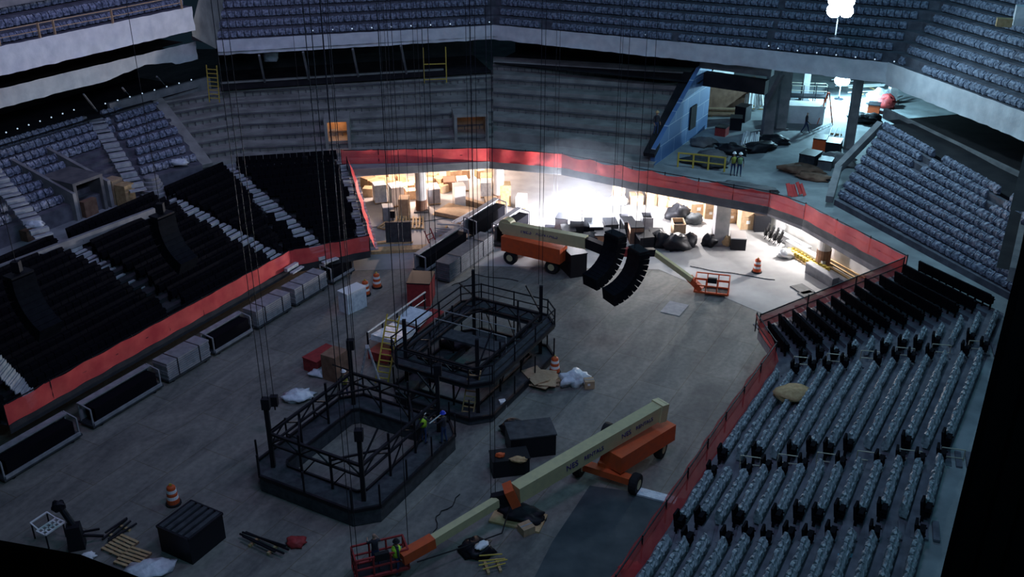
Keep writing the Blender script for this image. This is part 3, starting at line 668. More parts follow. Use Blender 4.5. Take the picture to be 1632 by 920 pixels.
# ------------------------------------------------------------------ people
def person(p, rz, label, pose='stand', vest=None, helmet=True, shirt='black_shirt', carry=False):
    r = empty('person', p, rz, label, 'person')
    V = [(0, 0, .95), (0, 0, 1.12), (0, .01, 1.32), (0, .01, 1.47), (0, -.01, 1.56), (0, -.02, 1.68), (0, -.01, 1.78)]
    rad = [.15, .14, .17, .09, .055, .095, .07]; E = [(0, 1), (1, 2), (2, 3), (3, 4), (4, 5), (5, 6)]
    st = {'stand': (.04, -.04, 0, 0), 'walk': (.30, -.30, .2, -.2), 'reach': (.06, -.03, -.35, -.4)}[pose]
    for s, st_, arm in ((1, st[0], st[2]), (-1, st[1], st[3])):
        k = len(V); V += [(s*.10, 0, .90), (s*.11, -st_*.5-.02, .50), (s*.12, -st_+(.06 if st_ < 0 else 0), .08), (s*.13, -st_-.15, .04)]; rad += [.10, .065, .045, .04]
        E += [(0, k), (k, k+1), (k+1, k+2), (k+2, k+3)]
        k = len(V)
        if pose == 'reach': el = (s*.27, -.18, 1.22); ha = (s*.22, -.45, 1.20)
        else: el = (s*.27, arm*.3+.03, 1.14); ha = (s*.27, arm-.10, .90)
        V += [(s*.20, .01, 1.42), el, ha]; rad += [.065, .045, .033]; E += [(3, k), (k, k+1), (k+1, k+2)]
        h = k+2; d = (Vector(ha)-Vector(el)).normalized()
        for j in range(5):
            q = Vector(ha)+d*(.10 if j else .05)+Vector((s*(-.035 if j == 0 else 0), (j-2.5)*.02, 0)); V.append(tuple(q)); rad.append(.011); E.append((h, len(V)-1))
            V.append(tuple(q+d*(.06-.006*abs(j-3))+Vector((-s*.02, 0, 0)))); rad.append(.008); E.append((len(V)-2, len(V)-1))
    me = bpy.data.meshes.new('body'); me.from_pydata(V, E, []); o = bpy.data.objects.new('body', me); COL.objects.link(o); o.parent = r
    md = o.modifiers.new('s', 'SKIN')
    for v, q in zip(me.skin_vertices[0].data, rad): v.radius = (q, q*.85)
    me.skin_vertices[0].data[0].use_root = True
    o.modifiers.new('ss', 'SUBSURF').levels = 1
    dg = bpy.context.evaluated_depsgraph_get(); nm = bpy.data.meshes.new_from_object(o.evaluated_get(dg)); o.modifiers.clear(); o.data = nm
    nm.materials.clear()
    for m in (M['jeans'], M['shirt'], M['skin'], M['tyre']): nm.materials.append(m)
    for f in nm.polygons:
        c = f.center; ha_r = abs(c.x) > .17 and (c.z < 1.0 if pose != 'reach' else c.y < -.34)
        f.material_index = 2 if (c.z > 1.52 or ha_r) else 1 if c.z > .98 else 3 if c.z < .10 else 0; f.use_smooth = True
    f_ = MB().box((0, -.118, 1.67), (.025, .04, .04)).build('nose', M['skin'], r)
    if vest: MB().lathe((0, .005, 0), [(.165, .98), (.175, 1.15), (.205, 1.32), (.19, 1.42), (.09, 1.50)], 14).build('safety_vest', vest, r, True)
    if helmet: MB().lathe((0, -.02, 1.72), [(.16, 0), (.155, .02), (.12, .03), (.115, .09), (.07, .14), (.02, .155)], 14).build('hard_hat', helmet if helmet is not True else M['helmet'], r, True)
    if carry: MB().bar((-.5, -.5, 1.2), (.5, -.5, 1.25), .07, n=8).build('held_pole', M['alum'], r)
    return r
M['shirt'] = mat('dark_shirt', (.03, .03, .04), .9)
M['vest2'] = mat('dull_vest', (.20, .34, .16), .8)
M['vest3'] = mat('dull_yellow_vest', (.30, .32, .06), .8)
person(P(1167, 280, Z1), R(5), 'left of two workers in hard hats standing together on the concourse edge', vest=M['vest3'])
person(P(1177, 281, Z1), R(-5), 'right of two workers on the concourse edge, in a pale green vest', vest=M['vest2'])
person(P(1283, 212, Z1), R(70), 'dark figure walking across the concourse in front of the big white box', 'walk', helmet=False)
person(P(676, 706, .86), R(160), 'worker in a bright lime vest on the near corner of the square rig', 'reach', vest=M['vest'])
person(P(708, 706, .86), R(-120), 'worker in a blue hard hat beside the one in the lime vest', 'reach', helmet=M['blue'], carry=True)
person(P(551, 636, 0), R(200), 'worker in a dull yellow vest and white hard hat behind the square rig', 'stand', vest=M['vest3'])
person(P(1045, 215, 7.3), R(30), 'dark figure standing on the bare far terraces near the blue wall', 'stand', helmet=M['wood'])

# ------------------------------------------------------------------ carts of stacked panels
M['panel_dark_shaded'] = mat('dark_shaded_panel', (.09, .095, .105), .8, (.13, .135, .15), 3, 3)  # darker gray; on the middle stack cart shade is painted into it
def panel_cart(c, rz, L, H, wdt, label, kind, group=None, m=None):
    r = empty('panel_cart', c, rz, label, 'cart', group)
    MB().box((0, 0, .22), (L, wdt, .12)).build('chassis', M['deckgrey'], r)
    for x in (-L*.38, L*.38):
        for y in (-wdt*.4, wdt*.4): MB().lathe((x, y-.04, .09), [(.03, 0), (.09, .0), (.09, .08), (.03, .08)], 10, Matrix.Rotation(R(-90), 3, 'X')).build('caster', M['tyre'], r)
    if kind == 'stack':
        n = 8
        st = MB()
        for k in range(n): st.box((random.uniform(-.03, .03), 0, .28+(k+.5)*(H-.28)/n), (L*.98, wdt*.96, (H-.28)/n*.8))
        st.build('panel_stack', m or M['chair'], r)
        for x in (-L*.25, L*.25): MB().box((x, 0, .28+(H-.28)/2), (.06, wdt, H-.28)).build('strap', M['steel'], r)
    else:
        MB().box((0, -wdt*.1, H*.55), (L*.86, wdt*.62, H*.6)).build('folded_chairs', M['blackseat'], r)
        MB().box((0, wdt*.3, H-.04), (L*.96, wdt*.34, .08)).box((0, wdt*.45, H*.58), (L*.96, .06, H*.75)).build('back_panel', M['chair'], r)
        for x in (-L*.48, L*.48): MB().bar((x, -wdt*.4, .25), (x, -wdt*.4, H*.9), .07).bar((x, wdt*.4, .25), (x, wdt*.4, H), .07).bar((x, -wdt*.4, H*.9), (x, wdt*.4, H), .07).build('end_frame', M['chair'], r)
        MB().bar((-L*.48, -wdt*.46, .34), (L*.48, -wdt*.46, .34), .1, .16).build('front_rail', M['chair'], r)
    return r
rc = ND
for d0, d1, kd, lb in [(22.0, 26.5, 'open', 'dark open cart of folded seats nearest the left edge of the picture'),
    (27.2, 32.0, 'open', 'long dark open cart, second from the left edge along the left stand'),
    (32.4, 35.7, 'stack', 'grey slatted stack on a cart, third along the foot of the left stand'),
    (36.0, 39.3, 'open', 'dark open cart with a pale top, between two grey stacks by the left stand'),
    (39.7, 42.9, 'stack', 'fifth cart along the left stand, a plain grey stack with shadow under it'),
    (43.3, 46.6, 'stack', 'farthest grey stack cart in the line along the left stand'),
    (47.1, 49.6, 'open', 'small dark cart at the corner where the left netting turns')]:
    panel_cart(nd(-40.25, (d0+d1)/2), rc, d1-d0, 1.35, 1.15, lb, kd)
panel_cart(nd(-33.4, 54.2), rc, 6.2, 1.5, 1.15, 'long grey stack cart with open ends in the middle of the floor', 'stack', m=M['panel_dark_shaded'])
panel_cart(nd(-35.6, 54.6), rc, 6.0, 1.4, 1.1, 'long cart parked behind the middle stack cart', 'open')
panel_cart(nd(-35.4, 60.5), rc, 4.8, 1.9, 1.3, 'taller dark cart with shiny edge reaching into the lit storage', 'open')
panel_cart(nd(-33.0, 60.2), rc, 4.0, 1.8, 1.3, 'dark cart end-on beside the rear boom lift', 'open')

# ------------------------------------------------------------------ scoreboard rigs
def ring(n0, n1, d0, d1, w, z, th, ch=.9):
    """octagonal ring deck as outlines in n, d"""
    def loop(a, b, c, e, k): return [(a+k, c), (b-k, c), (b, c+k), (b, e-k), (b-k, e), (a+k, e), (a, e-k), (a, c+k)]
    o = loop(n0, n1, d0, d1, ch); i = loop(n0+w, n1-w, d0+w, d1-w, ch*.35); mb = MB(); m = 8
    ov = [nd(n, d, z) for n, d in o]; iv = [nd(n, d, z) for n, d in i]; dn = Vector((0, 0, -th))
    mb.add(ov+iv+[v+dn for v in ov]+[v+dn for v in iv],
           [(k, (k+1) % m, (k+1) % m+m, k+m) for k in range(m)]+[(k+3*m, (k+1) % m+3*m, (k+1) % m+2*m, k+2*m) for k in range(m)] +
           [(k+2*m, (k+1) % m+2*m, (k+1) % m, k) for k in range(m)]+[(k+m, (k+1) % m+m, (k+1) % m+3*m, k+3*m) for k in range(m)])
    return mb, o, i
def moved(mb, o): mb.v = [tuple(Vector(v)-o) for v in mb.v]; return mb
def rig(c, n0, n1, d0, d1, w, label, levels, colh, toph):
    r = empty('scoreboard_rig', c, 0, label, 'steel rig')
    for z, th in levels:
        mb, o, i = ring(n0, n1, d0, d1, w, z, th); moved(mb, c).build('deck', M['deckgrey'], r)
        ed = MB()
        for k in range(8): ed.bar(nd(*o[k], z+.05), nd(*o[(k+1) % 8], z+.05), .12, .16); ed.bar(nd(*i[k], z+.05), nd(*i[(k+1) % 8], z+.05), .10, .14)
        moved(ed, c).build('deck_edge', M['steel'], r)
        # guard posts and rails round the outside
        rl = MB(); pts = []
        for k in range(8):
            a, b = nd(*o[k], z), nd(*o[(k+1) % 8], z); m = max(1, round((b-a).length/2.2)); pts += [lerp(a, b, j/m) for j in range(m)]
        if z > 1.5:
            for a, b in zip(pts, pts[1:]+pts[:1]): rl.bar(a+Vector((0, 0, 1.05)), b+Vector((0, 0, 1.05)), .06); rl.bar(a+Vector((0, 0, .55)), b+Vector((0, 0, .55)), .05)
            moved(rl, c).build('guard_rail', M['steel'], r)
        for k, a in enumerate(pts):
            moved(MB().bar(a, a+Vector((0, 0, 1.1 if z > 1.5 else 1.25)), .08), c).build('post', M['steel'], r)
    # inner truss ring on columns
    zb = levels[0][0]; ni, nj, di, dj = n0+w*.75, n1-w*.75, d0+w*.75, d1-w*.75
    cs = [(ni, di), (nj, di), (nj, dj), (ni, dj)]
    for k, (a, b) in enumerate(zip(cs, cs[1:]+cs[:1])):
        A, B = nd(*a, zb), nd(*b, zb); m = 3; tr = MB(); up = lambda h: Vector((0, 0, h))
        tr.bar(A+up(colh), B+up(colh), .13); tr.bar(A+up(colh-.6), B+up(colh-.6), .10)
        for j in range(m):
            p, q = lerp(A, B, j/m), lerp(A, B, (j+1)/m); tr.bar(p+up(colh-.6), lerp(p, q, .5)+up(colh), .06); tr.bar(lerp(p, q, .5)+up(colh), q+up(colh-.6), .06)
        moved(tr, c).build('truss', M['steel'], r)
        for j in range(m):
            p = lerp(A, B, j/m); hh = toph if j == 0 else colh+(.5 if j == 1 else 0)
            cm = MB().bar(p, p+up(hh), .20 if j == 0 else .11)
            if j == 0: cm.bar(p+up(colh+.1), lerp(A, B, .22)+up(toph-.2), .07)
            else: cm.bar(p+up(.2), lerp(A, B, (j+.5)/m)+up(colh-.6), .06)
            moved(cm, c).build('column', M['steel'], r)
    cr = MB(); z2 = Vector((0, 0, zb+colh-.3)); mid = nd((n0+n1)/2, (d0+d1)/2, 0)+z2
    for k, a in enumerate(cs):
        A = nd(*a, 0)+z2; b = cs[(k+1) % 4]; moved(MB().bar(lerp(A, nd(*b, 0)+z2, .33), lerp(A, nd(*cs[k-1], 0)+z2, .33), .09), c).build('cross_brace', M['steel'], r)

    return r
c1 = nd(-25.9, 31.6); rig(c1, -29.5, -22.3, 27.5, 35.7, 1.25, 'square dark steel scoreboard frame on the floor nearest the viewer', [(.85, .8)], 1.9, 3.3)
c2 = nd(-25.7, 41.8); rig(c2, -28.2, -21.9, 37.0, 46.0, 1.2, 'farther two-level dark steel frame with a railed upper ring', [(.35, .3), (2.4, .18)], 2.6, 4.4)
heap(725, 560, (1.6, 1.2, 1.3), M['steel'], 'black covered bundle inside the farther steel frame', 'bundle', .0, 31)
# cross deck inside the far rig
r = empty('deck_walkway', nd(-25.1, 41.5, 2.4), ND+math.pi/2, 'dark walkway bridging the upper ring of the farther rig', 'walkway'); MB().box((0, 0, -.1), (4.6, 1.0, .12)).build('deck', M['deckgrey'], r)
for y in (-.52, .52): MB().bar((-2.3, y, 1), (2.3, y, 1), .04).bar((-2.3, y, 0), (-2.3, y, 1), .04).bar((2.3, y, 0), (2.3, y, 1), .04).build('hand_rail', M['alum'], r)
straight_ladder(P(608, 612, 0), P(627, 502, 3.4), 'tall yellow ladder leaning on the left side of the farther rig', M['yellow'], .7)
straight_ladder(P(744, 665, 0), P(757, 590, 3.0), 'wooden ladder against the near corner of the farther rig', M['wood'], .6)
stepladder(P(590, 618, 0), 2.6, R(100), 'dark step ladder beside the worker behind the square rig', M['alum'])

# ------------------------------------------------------------------ boom lifts
def wheel(r, p, rad, w, rz):
    M3 = Matrix.Rotation(rz, 3, 'Z') @ Matrix.Rotation(R(90), 3, 'X')
    h = w/2
    o = MB().lathe(p, [(rad*.5, -h), (rad*.92, -h), (rad, -h*.7), (rad, h*.7), (rad*.92, h), (rad*.5, h)], 20, M3).build('wheel', M['tyre'], r, False)
    MB().lathe(p, [(.06, -h*1.03), (rad*.48, -h*1.03), (rad*.48, h*1.03), (.06, h*1.03)], 14, M3).build('rim', M['cream'], o)
def text(s, size, m, parent, M4):
    c = bpy.data.curves.new('lettering', 'FONT'); c.body = s; c.size = size; c.extrude = .008; c.align_x = 'CENTER'; c.align_y = 'CENTER'; c.materials.append(m)
    o = bpy.data.objects.new('lettering', c); COL.objects.link(o); dg = bpy.context.evaluated_depsgraph_get()
    me = bpy.data.meshes.new_from_object(o.evaluated_get(dg)); bpy.data.objects.remove(o)
    o = bpy.data.objects.new('lettering', me); COL.objects.link(o); o.matrix_world = M4; o.parent = parent
    return o
def on_side(a, b, t, off, side_, updir=Vector((0, 0, 1))):
    """matrix for lettering along a boom a-b, on the side facing side_"""
    x = (b-a).normalized(); n = side_-x*side_.dot(x); n.normalize(); y = n.cross(x)
    Mx = Matrix((x, y, n)).transposed().to_4x4(); Mx.translation = lerp(a, b, t)+n*off; return Mx
def boom_lift(c, rz, label, dim, jib=True, booms=()):
    r = empty('boom_lift', c, rz, label, 'boom lift')
    Lc, Wc = 3.3, 2.9
    MB().box((0, 0, .75), (Lc*.95, 1.1, .45)).box((-Lc/2, 0, .62), (.45, Wc*.82, .35)).box((Lc/2, 0, .62), (.45, Wc*.82, .35)).build('chassis', M['orange'], r)
    MB().box((-.75, 0, 1.12), (1.2, 1.15, .4), taper=.85).build('chassis_cover', M['orange'], r)
    for x in (-Lc/2, Lc/2):
        for y in (-Wc/2, Wc/2): wheel(r, (x, y, .5), .52, .38, 0)
    return r
# near lift: wheels at n -15.9 .. -13.1, d 36.0 .. 39.2
cl = nd(-14.5, 37.6); nl = boom_lift(cl, ND, 'large orange boom lift with a cream boom reaching down to the lower left', 1)
I = Matrix.Translation(cl) @ Matrix.Rotation(ND, 4, 'Z'); loc = lambda p: I.inverted() @ p
def lcl(p): return I.inverted() @ p
tt = MB(); a_, b_ = lcl(P(975, 735, 1.35)), lcl(P(1062, 682, 1.35)); tt.bar(a_, b_, 1.15, .9); tt.build('engine_cowl', M['orange'], nl)
a2_, b2_ = lcl(P(958, 700, 1.35)), lcl(P(1040, 655, 1.35)); 
MB().lathe((0, 0, .9), [(.75, 0), (.75, .15), (.6, .2)], 18).build('turntable', M['steel'], nl)
A, B = P(1056, 650, 2.7), P(822, 786, 1.9)
bo = MB().bar(lcl(A), lcl(B), .62, .80).build('boom', M['cream'], nl)
MB().bar(lcl(A+Vector((0, 0, -.1))), lcl(lerp(A, B, .05)), .75, .95).build('boom_pivot', M['cream'], nl)
side_ = Vector((.4, -.9, 0))
def letter(s, t, size, dz=0, m=None):
    Mx = on_side(B, A, t, .325, side_); Mx.translation += Vector((0, 0, dz)); text(s, size, m or M['purple'], bo, I.inverted() @ Mx)
letter('NES', .33, .42); letter('RENTALS', .475, .30); letter('NES', .70, .36); letter('RENTALS', .83, .28)
KN = P(808, 792, 1.75)
MB().bar(lcl(B), lcl(KN), .75, .95).build('knuckle', M['orange'], nl)
MB().bar(lcl(KN), lcl(P(785, 797, 1.5)), .35, .5).bar(lcl(P(822, 800, 1.4)), lcl(P(780, 812, 1.3)), .16).build('jib_linkage', M['steel'], nl)
C_, D_ = P(792, 800, 1.55), P(690, 862, 1.25)
MB().bar(lcl(C_), lcl(D_), .36, .42).build('jib', M['cream'], nl)
MB().bar(lcl(D_), lcl(P(640, 890, 1.1)), .46, .50).build('jib_end', M['orange'], nl)
MB().path([lcl(P(815, 800, 1.2)), lcl(P(800, 850, .7)), lcl(P(740, 872, .6)), lcl(P(665, 896, .9))], .06).build('hose', M['tyre'], nl)
def basket(r, tf, rz, m, w=2.2, d=.95):
    f = lambda x, y, z: tf @ Vector((x*math.cos(rz)-y*math.sin(rz), x*math.sin(rz)+y*math.cos(rz), z))
    mb = MB(); cs = [(-w/2, -d/2), (w/2, -d/2), (w/2, d/2), (-w/2, d/2)]
    for (x, y), (x2, y2) in zip(cs, cs[1:]+cs[:1]):
        for z in (.06, .55, 1.05): mb.bar(f(x, y, z), f(x2, y2, z), .07 if z != .06 else .12)
        for t in (0, .33, .66): mb.bar(f(lerp(x, x2, t), lerp(y, y2, t), 0), f(lerp(x, x2, t), lerp(y, y2, t), 1.05), .06)
    b = mb.build('basket', m, r)
    MB().hexa([f(x, y, z) for z in (0, .06) for x, y in cs]).build('basket_floor', M['steel'], b)
    MB().hexa([f(x, y, z) for z in (.8, 1.15) for x, y in ((-.3, -d/2-.05), (.3, -d/2-.05), (.3, -d/2+.15), (-.3, -d/2+.15))]).build('control_box', M['tyre'], b)
basket(nl, I.inverted() @ Matrix.Translation(P(607, 905, .35)), R(20), M['red'])
person(P(600, 905, .45), R(200), 'dark figure in the basket of the near boom lift at the bottom edge', 'reach', helmet=False)
person(P(634, 915, .1), R(120), 'worker in a lime vest beside the basket at the bottom edge', 'stand', vest=M['vest'], helmet=M['tyre'])
# rear lift
cr_ = nd(-29.2, 57.6); rl_ = boom_lift(cr_, ND-math.pi/2, 'rear orange boom lift with a grey boom, partly in the glare of the bright lamp', 1)
I = Matrix.Translation(cr_) @ Matrix.Rotation(ND-math.pi/2, 4, 'Z')
MB().bar(lcl(P(805, 384, 1.5)), lcl(P(898, 406, 1.5)), 1.1, 1.1).build('engine_cowl', M['orange'], rl_)
A, B = P(803, 362, 2.5), P(935, 386, 2.7)
bo = MB().bar(lcl(A), lcl(B), .55, .85).build('boom', M['cream'], rl_)
MB().lathe(tuple(lcl(A+Vector((.25, 0, .15)))), [(.55, -.32), (.55, .32)], 16, Matrix.Rotation(R(90), 3, 'X')).build('boom_pivot', M['cream'], rl_)
for s_, t_, sz_ in (('NES', .30, .5), ('RENTALS', .55, .42)):
    text(s_, sz_, M['purple'], bo, I.inverted() @ on_side(A, B, t_, .29, Vector((0, -1, .3))))
MB().bar(lcl(B), lcl(P(965, 398, 2.7)), .5, .7).build('knuckle', M['steel'], rl_)
MB().bar(lcl(P(960, 400, 2.7)), lcl(P(1012, 402, 2.6)), .45, .55).build('upper_jib', M['red'], rl_)
MB().bar(lcl(P(1010, 402, 2.6)), lcl(P(1042, 402, 2.4)), .4, .5).build('jib_knuckle', M['steel'], rl_)
MB().bar(lcl(P(1042, 402, 2.3)), lcl(P(1103, 446, 1.0)), .28, .34).build('jib', M['cream'], rl_)
MB().bar(lcl(P(1098, 442, 1.0)), lcl(P(1118, 462, .35)), .34, .4).build('jib_end', M['orange'], rl_)
basket(rl_, I.inverted() @ Matrix.Translation(P(1134, 464, .15)), R(-15), M['orange'])

# red lift with white covers left of the far rig
r = empty('scissor_lift', nd(-30.7, 43.0), ND, 'red low machine with pale covers and a railed platform, left of the farther rig', 'scissor lift')
MB().box((0, 0, .55), (6.4, 1.3, .55)).build('chassis', M['red'], r)
for x in (-2.6, 2.6):
    for y in (-.65, .65): wheel(r, (x, y, .3), .32, .24, 0)
MB().box((-1.6, -.1, 1.35), (2.2, 1.7, .35), ry=R(6)).build('white_cover', M['sheet_clear'], r)
MB().box((.6, -.1, 1.5), (1.5, 1.6, .2), ry=R(-8)).build('white_cover', M['sheet_clear'], r)
MB().path([(-3, .75, 1.9), (3.1, .75, 1.9)], .12).path([(-3, .75, 1.4), (3.1, .75, 1.4)], .07).build('rail', M['alum'], r)
for x in (-3, -1.5, 0, 1.5, 3): MB().bar((x, .75, .7), (x, .75, 1.9), .08).build('post', M['steel'], r)
boxy('control_cabinet', 563, 492, (1.6, .9, 1.4), M['sheet_clear'], 'pale cabinet standing at the left of the red machine', 'cabinet', ND-.2, lid=M['white'])
boxy('tool_chest', 514, 583, (1.9, 1.1, .8), M['red'], 'red chest on the floor left of the worker behind the square rig', 'chest', ND-.1, lid=M['red'])
heap(515, 597, (1.6, .9, .5), M['sheet_clear'], 'small pale tarp below the red chest', 'tarp', 0, 12)
heap(475, 636, (1.7, 1.2, .55), M['sheet_clear'], 'pale plastic sheet on the floor behind the left side of the square rig', 'tarp', 0, 13, .3)
boxy('machine_block', 672, 478, (1.9, 1.5, 1.6), M['red'], 'dull red tangle of machinery behind the far rig, below the grey stack cart', 'machine', ND+.4, lid=M['steel'])
boxy('site_cabinet', 536, 600, (1.2, 1.0, 1.6), M['brown'], 'dark brown cabinet next to the red chest', 'cabinet', ND)
for px, py in ((640, 560), (690, 600), (650, 640), (748, 610)):
    boxy('flight_case', px, py, (1.3, .8, .9), M['steel'], {640: 'dark case under the left of the farther rig', 690: 'dark case in the centre of the farther rig', 650: 'dark case between the two rigs', 748: 'dark case by the wooden ladder at the farther rig'}[px], 'case', ND+.2, lid=M['deckgrey'])

# ------------------------------------------------------------------ things on the open floor
def drum(px, py, label, h=1.05):
    r = empty('traffic_drum', P(px, py), random.uniform(0, 3), label, 'traffic drum')
    MB().lathe((0, 0, 0), [(.36, 0), (.36, .09), (.28, .11)], 14).build('base', M['tyre'], r)
    MB().lathe((0, 0, .08), [(.29, 0), (.285, .25), (.25, .27), (.245, .55), (.215, .57), (.21, .82), (.18, .9), (.1, .95)], 16).build('body', M['orange'], r)
    for z, q in ((.28, .268), (.62, .232)): MB().lathe((0, 0, .08+z-.02), [(q, 0), (q-.012, .16)], 16).build('reflective_band', M['white'], r)
    MB().box((0, 0, 1.08), (.12, .05, .12)).build('handle', M['yellow'], r)
drum(1206, 434, 'orange and white drum standing alone on the lit floor at the right')
drum(277, 803, 'orange drum on the dim floor above the black crate, lower left')
drum(601, 458, 'orange drum beside the carts near the left netting corner')
drum(583, 470, 'second orange drum, lower left of the one by the carts')
drum(884, 594, 'orange drum next to the cardboard right of the farther rig')
# black crate, lower left
r = empty('slatted_crate', nd(-28.65, 23.2), ND, 'big black crate with a ribbed top at the lower left', 'crate')
MB().box((0, 0, .66), (2.0, 1.85, 1.32)).build('body', M['steel'], r)
for k in range(5): MB().box((0, -.74+k*.37, 1.36), (1.9, .22, .08)).build('slat', M['deckgrey'], r)
MB().box((0, -.93, 1.34), (2.04, .08, .1)).box((0, .93, 1.34), (2.04, .08, .1)).box((1.0, 0, 1.34), (.08, 1.85, .1)).box((-1.0, 0, 1.34), (.08, 1.85, .1)).build('rim', M['steel'], r)
# black cases in the middle
r = boxy('flight_case', 845, 716, (2.3, 1.5, 1.2), M['steel'], 'large black flight case right of the square rig', 'case', ND-R(50), lid=M['deckgrey'])
boxy('flight_case', 812, 750, (1.8, 1.0, .9), M['steel'], 'lower black case in front of the large one, with red and tan bits on top', 'case', ND-R(50), lid=M['tyre'])
heap(797, 728, (.45, .35, .25), M['orange'], 'small orange bag on the lower black case', 'bag', .95, 14); heap(826, 735, (.8, .4, .25), M['wood'], 'tan bag on the lower black case', 'bag', .95, 15)
heap(820, 690, (1.6, 1.0, .9), M['steel'], 'dark cover slumped against the large black case', 'cover', 0, 16)
heap(915, 612, (1.6, 1.1, 1.0), M['sheet_clear'], 'crumpled white plastic heap on the open floor right of the farther rig', 'plastic heap', 0, 17, .5, amp=.3)
r = MB()
for k in range(5): r.box((random.uniform(-.4, .4), random.uniform(-.3, .3), .1+k*.1), (1.7, 1.0, .05), rz=k*.5, rx=random.uniform(-.12, .12))
r = r.build('cardboard_sheets', M['card']); r.location = P(862, 613); tag(r, 'pile of flattened brown cardboard beside the white plastic heap', 'cardboard')
carton(939, 617, (.55, .5, .5), 'small brown carton at the right of the white plastic heap', R(10))
boxy('small_box', 801, 650, (.35, .35, .45), M['white'], 'small white box by the near corner of the farther rig', 'box', .3)
heap(832, 822, (2.2, 1.3, .5), M['steel'], 'flat black mound under the cream boom', 'cover', 0, 18, R(-20)); boxy('pallet_load', 826, 828, (2.4, 1.3, .1), M['wood'], 'low wooden board under the black mound', 'board', ND-R(80))
heap(760, 880, (1.5, 1.3, .6), M['steel'], 'dark coil heap on the floor below the cream jib', 'debris', 0, 19); heap(768, 872, (.7, .4, .25), M['white'], 'bright blue-white cloth on the dark coil heap', 'cloth', .45, 20, .7)
pipes(785, 905, 0, 4, 1.3, R(15), M['yellow'], 'few dull yellow sticks near the bottom of the floor', .03, name='plank_pile', spread=.6, cat='sticks')
carton(838, 848, (.6, .55, .4), 'brown block below the black mound', R(30), lab=False)
# lower left group
r = empty('white_rack', P(80, 852, .3), ND, 'small white barred rack shining at the lower left', 'rack')
mb = MB()
for k in range(6): mb.bar((-.5+k*.2, -.45, .5), (-.5+k*.2, .1, .5), .06)
mb.path([(-.5, -.45, .5), (.5, -.45, .5), (.5, .1, .5), (-.5, .1, .5), (-.5, -.45, .5)], .07, 4); mb.path([(-.5, -.18, .5), (.5, -.18, .5)], .06, 4); mb.path([(-.4, .1, .5), (-.3, .75, .55), (.55, .75, .55), (.5, .1, .5)], .06, 4)
mb.build('frame', M['white'], r)
for x, y in ((-.45, -.4), (.45, -.4), (-.3, .7), (.5, .7)): MB().bar((x, y, -.3), (x, y, .5), .05).build('leg', M['steel'], r)
r = empty('machine', P(124, 872), .3, 'dark upright machine right of the white rack', 'machine')
MB().box((0, 0, .6), (.7, .6, 1.2), taper=.8).build('body', M['steel'], r); MB().bar((0, .1, 1.1), (-.4, .4, 2.0), .28, n=8).build('arm', M['steel'], r); MB().blob((-.45, .4, 1.8), (.6, .5, .6), 3).build('head', M['steel'], r); MB().bar((.2, 0, .6), (1.1, .1, .25), .1).bar((.1, .2, .6), (.9, .6, .3), .08).build('outrigger', M['steel'], r)
heap(140, 890, (.7, .5, .3), M['white'], 'crumpled pale cloth at the foot of the dark machine', 'cloth', 0, 21)
heap(242, 912, (2.0, 1.3, .5), M['sheet_clear'], 'pale plastic sheet at the bottom edge left of centre', 'tarp', 0, 22, .4)
for k, (px, py, lb) in enumerate([(192, 872, 'slatted brown pallet on the lower left floor'), (212, 892, 'second pallet, just below the slatted brown one')]):
    r = empty('wooden_pallet', P(px, py), ND+.1*k, lb, 'pallet')
    for j in range(6): MB().box((-.5+j*.2, 0, .12), (.12, 1.1, .03)).build('slat', M['wood'], r)
    for j in (-.5, 0, .5): MB().box((0, j, .05), (1.15, .09, .09)).build('runner', M['brown'], r)
for k, (px, py, L, rz, lb) in enumerate([(420, 872, 2.6, R(-28), 'dark pipes lying on the floor right of the black crate'), (190, 850, 1.6, ND, 'dark bars lying beyond the pallets')]):
    pipes(px, py, 0, 4, L, rz, M['steel'], lb, .05, spread=.5)
heap(472, 868, (.9, .7, .4), M['red'], 'dark red bag on the floor right of the dark pipes', 'bag', 0, 23)
boxy('step_plank', 1046, 793, (1.9, .55, .12), M['sheet_clear'], 'pale plank lying between the lift wheel and the red netting', 'plank', math.atan2((P(1080, 802)-P(1012, 784)).y, (P(1080, 802)-P(1012, 784)).x))
heap(1006, 914, (.9, .7, .6), M['net'], 'bunched red netting end at the bottom of the right stand', 'netting scrap', .6, 24)
heap(1262, 632, (1.9, 1.3, .6), M['wood'], 'brown tarp thrown over seats at the front of the right stand', 'tarp', 2.6, 25)
r = MB().box((0, 0, .02), (.6, .45, .03), rx=R(35)).build('paper_sheet', mat('pale_blue_paper', (.25, .5, .65), .6)); r.location = P(1349, 893, 3.9); tag(r, 'pale blue sheet lying on the seats near the bottom right', 'sheet')
for k, (x0, y0, x1, y1) in enumerate([(1110, 500, 1060, 530), (1185, 545, 1172, 540)]):
    pass
mb = MB().box((0, 0, .015), (1.8, 1.3, .02)); r = mb.build('floor_board', M['chair']); r.location = P(1075, 492); r.rotation_euler = (0, 0, ND); tag(r, 'pale square board lying on the bare middle floor', 'board')
def cable_on_floor(pxs, label, m=None, w=.05):
    pts = [P(x, y, .04) for x, y in pxs]; q = []
    for a, b in zip(pts, pts[1:]):
        for k in range(6): q.append(lerp(a, b, k/6)+Vector((.1*math.sin(k*1.3+a.x), .1*math.cos(k+a.y), 0)))
    tag(MB().path(q+[pts[-1]], w, 5).build('floor_cable', m or M['tyre']), label, 'cable')
cable_on_floor([(735, 790), (700, 820), (690, 850)], 'thin cable on the floor below the near corner of the square rig')
cable_on_floor([(1100, 425), (1180, 438), (1235, 446)], 'dark cable crossing the lit floor by the lone drum'); cable_on_floor([(825, 448), (760, 438), (720, 455)], 'cable on the floor below the rear boom lift')
cable_on_floor([(590, 362), (660, 354), (745, 345)], 'dark seam cable across the bright storage floor')

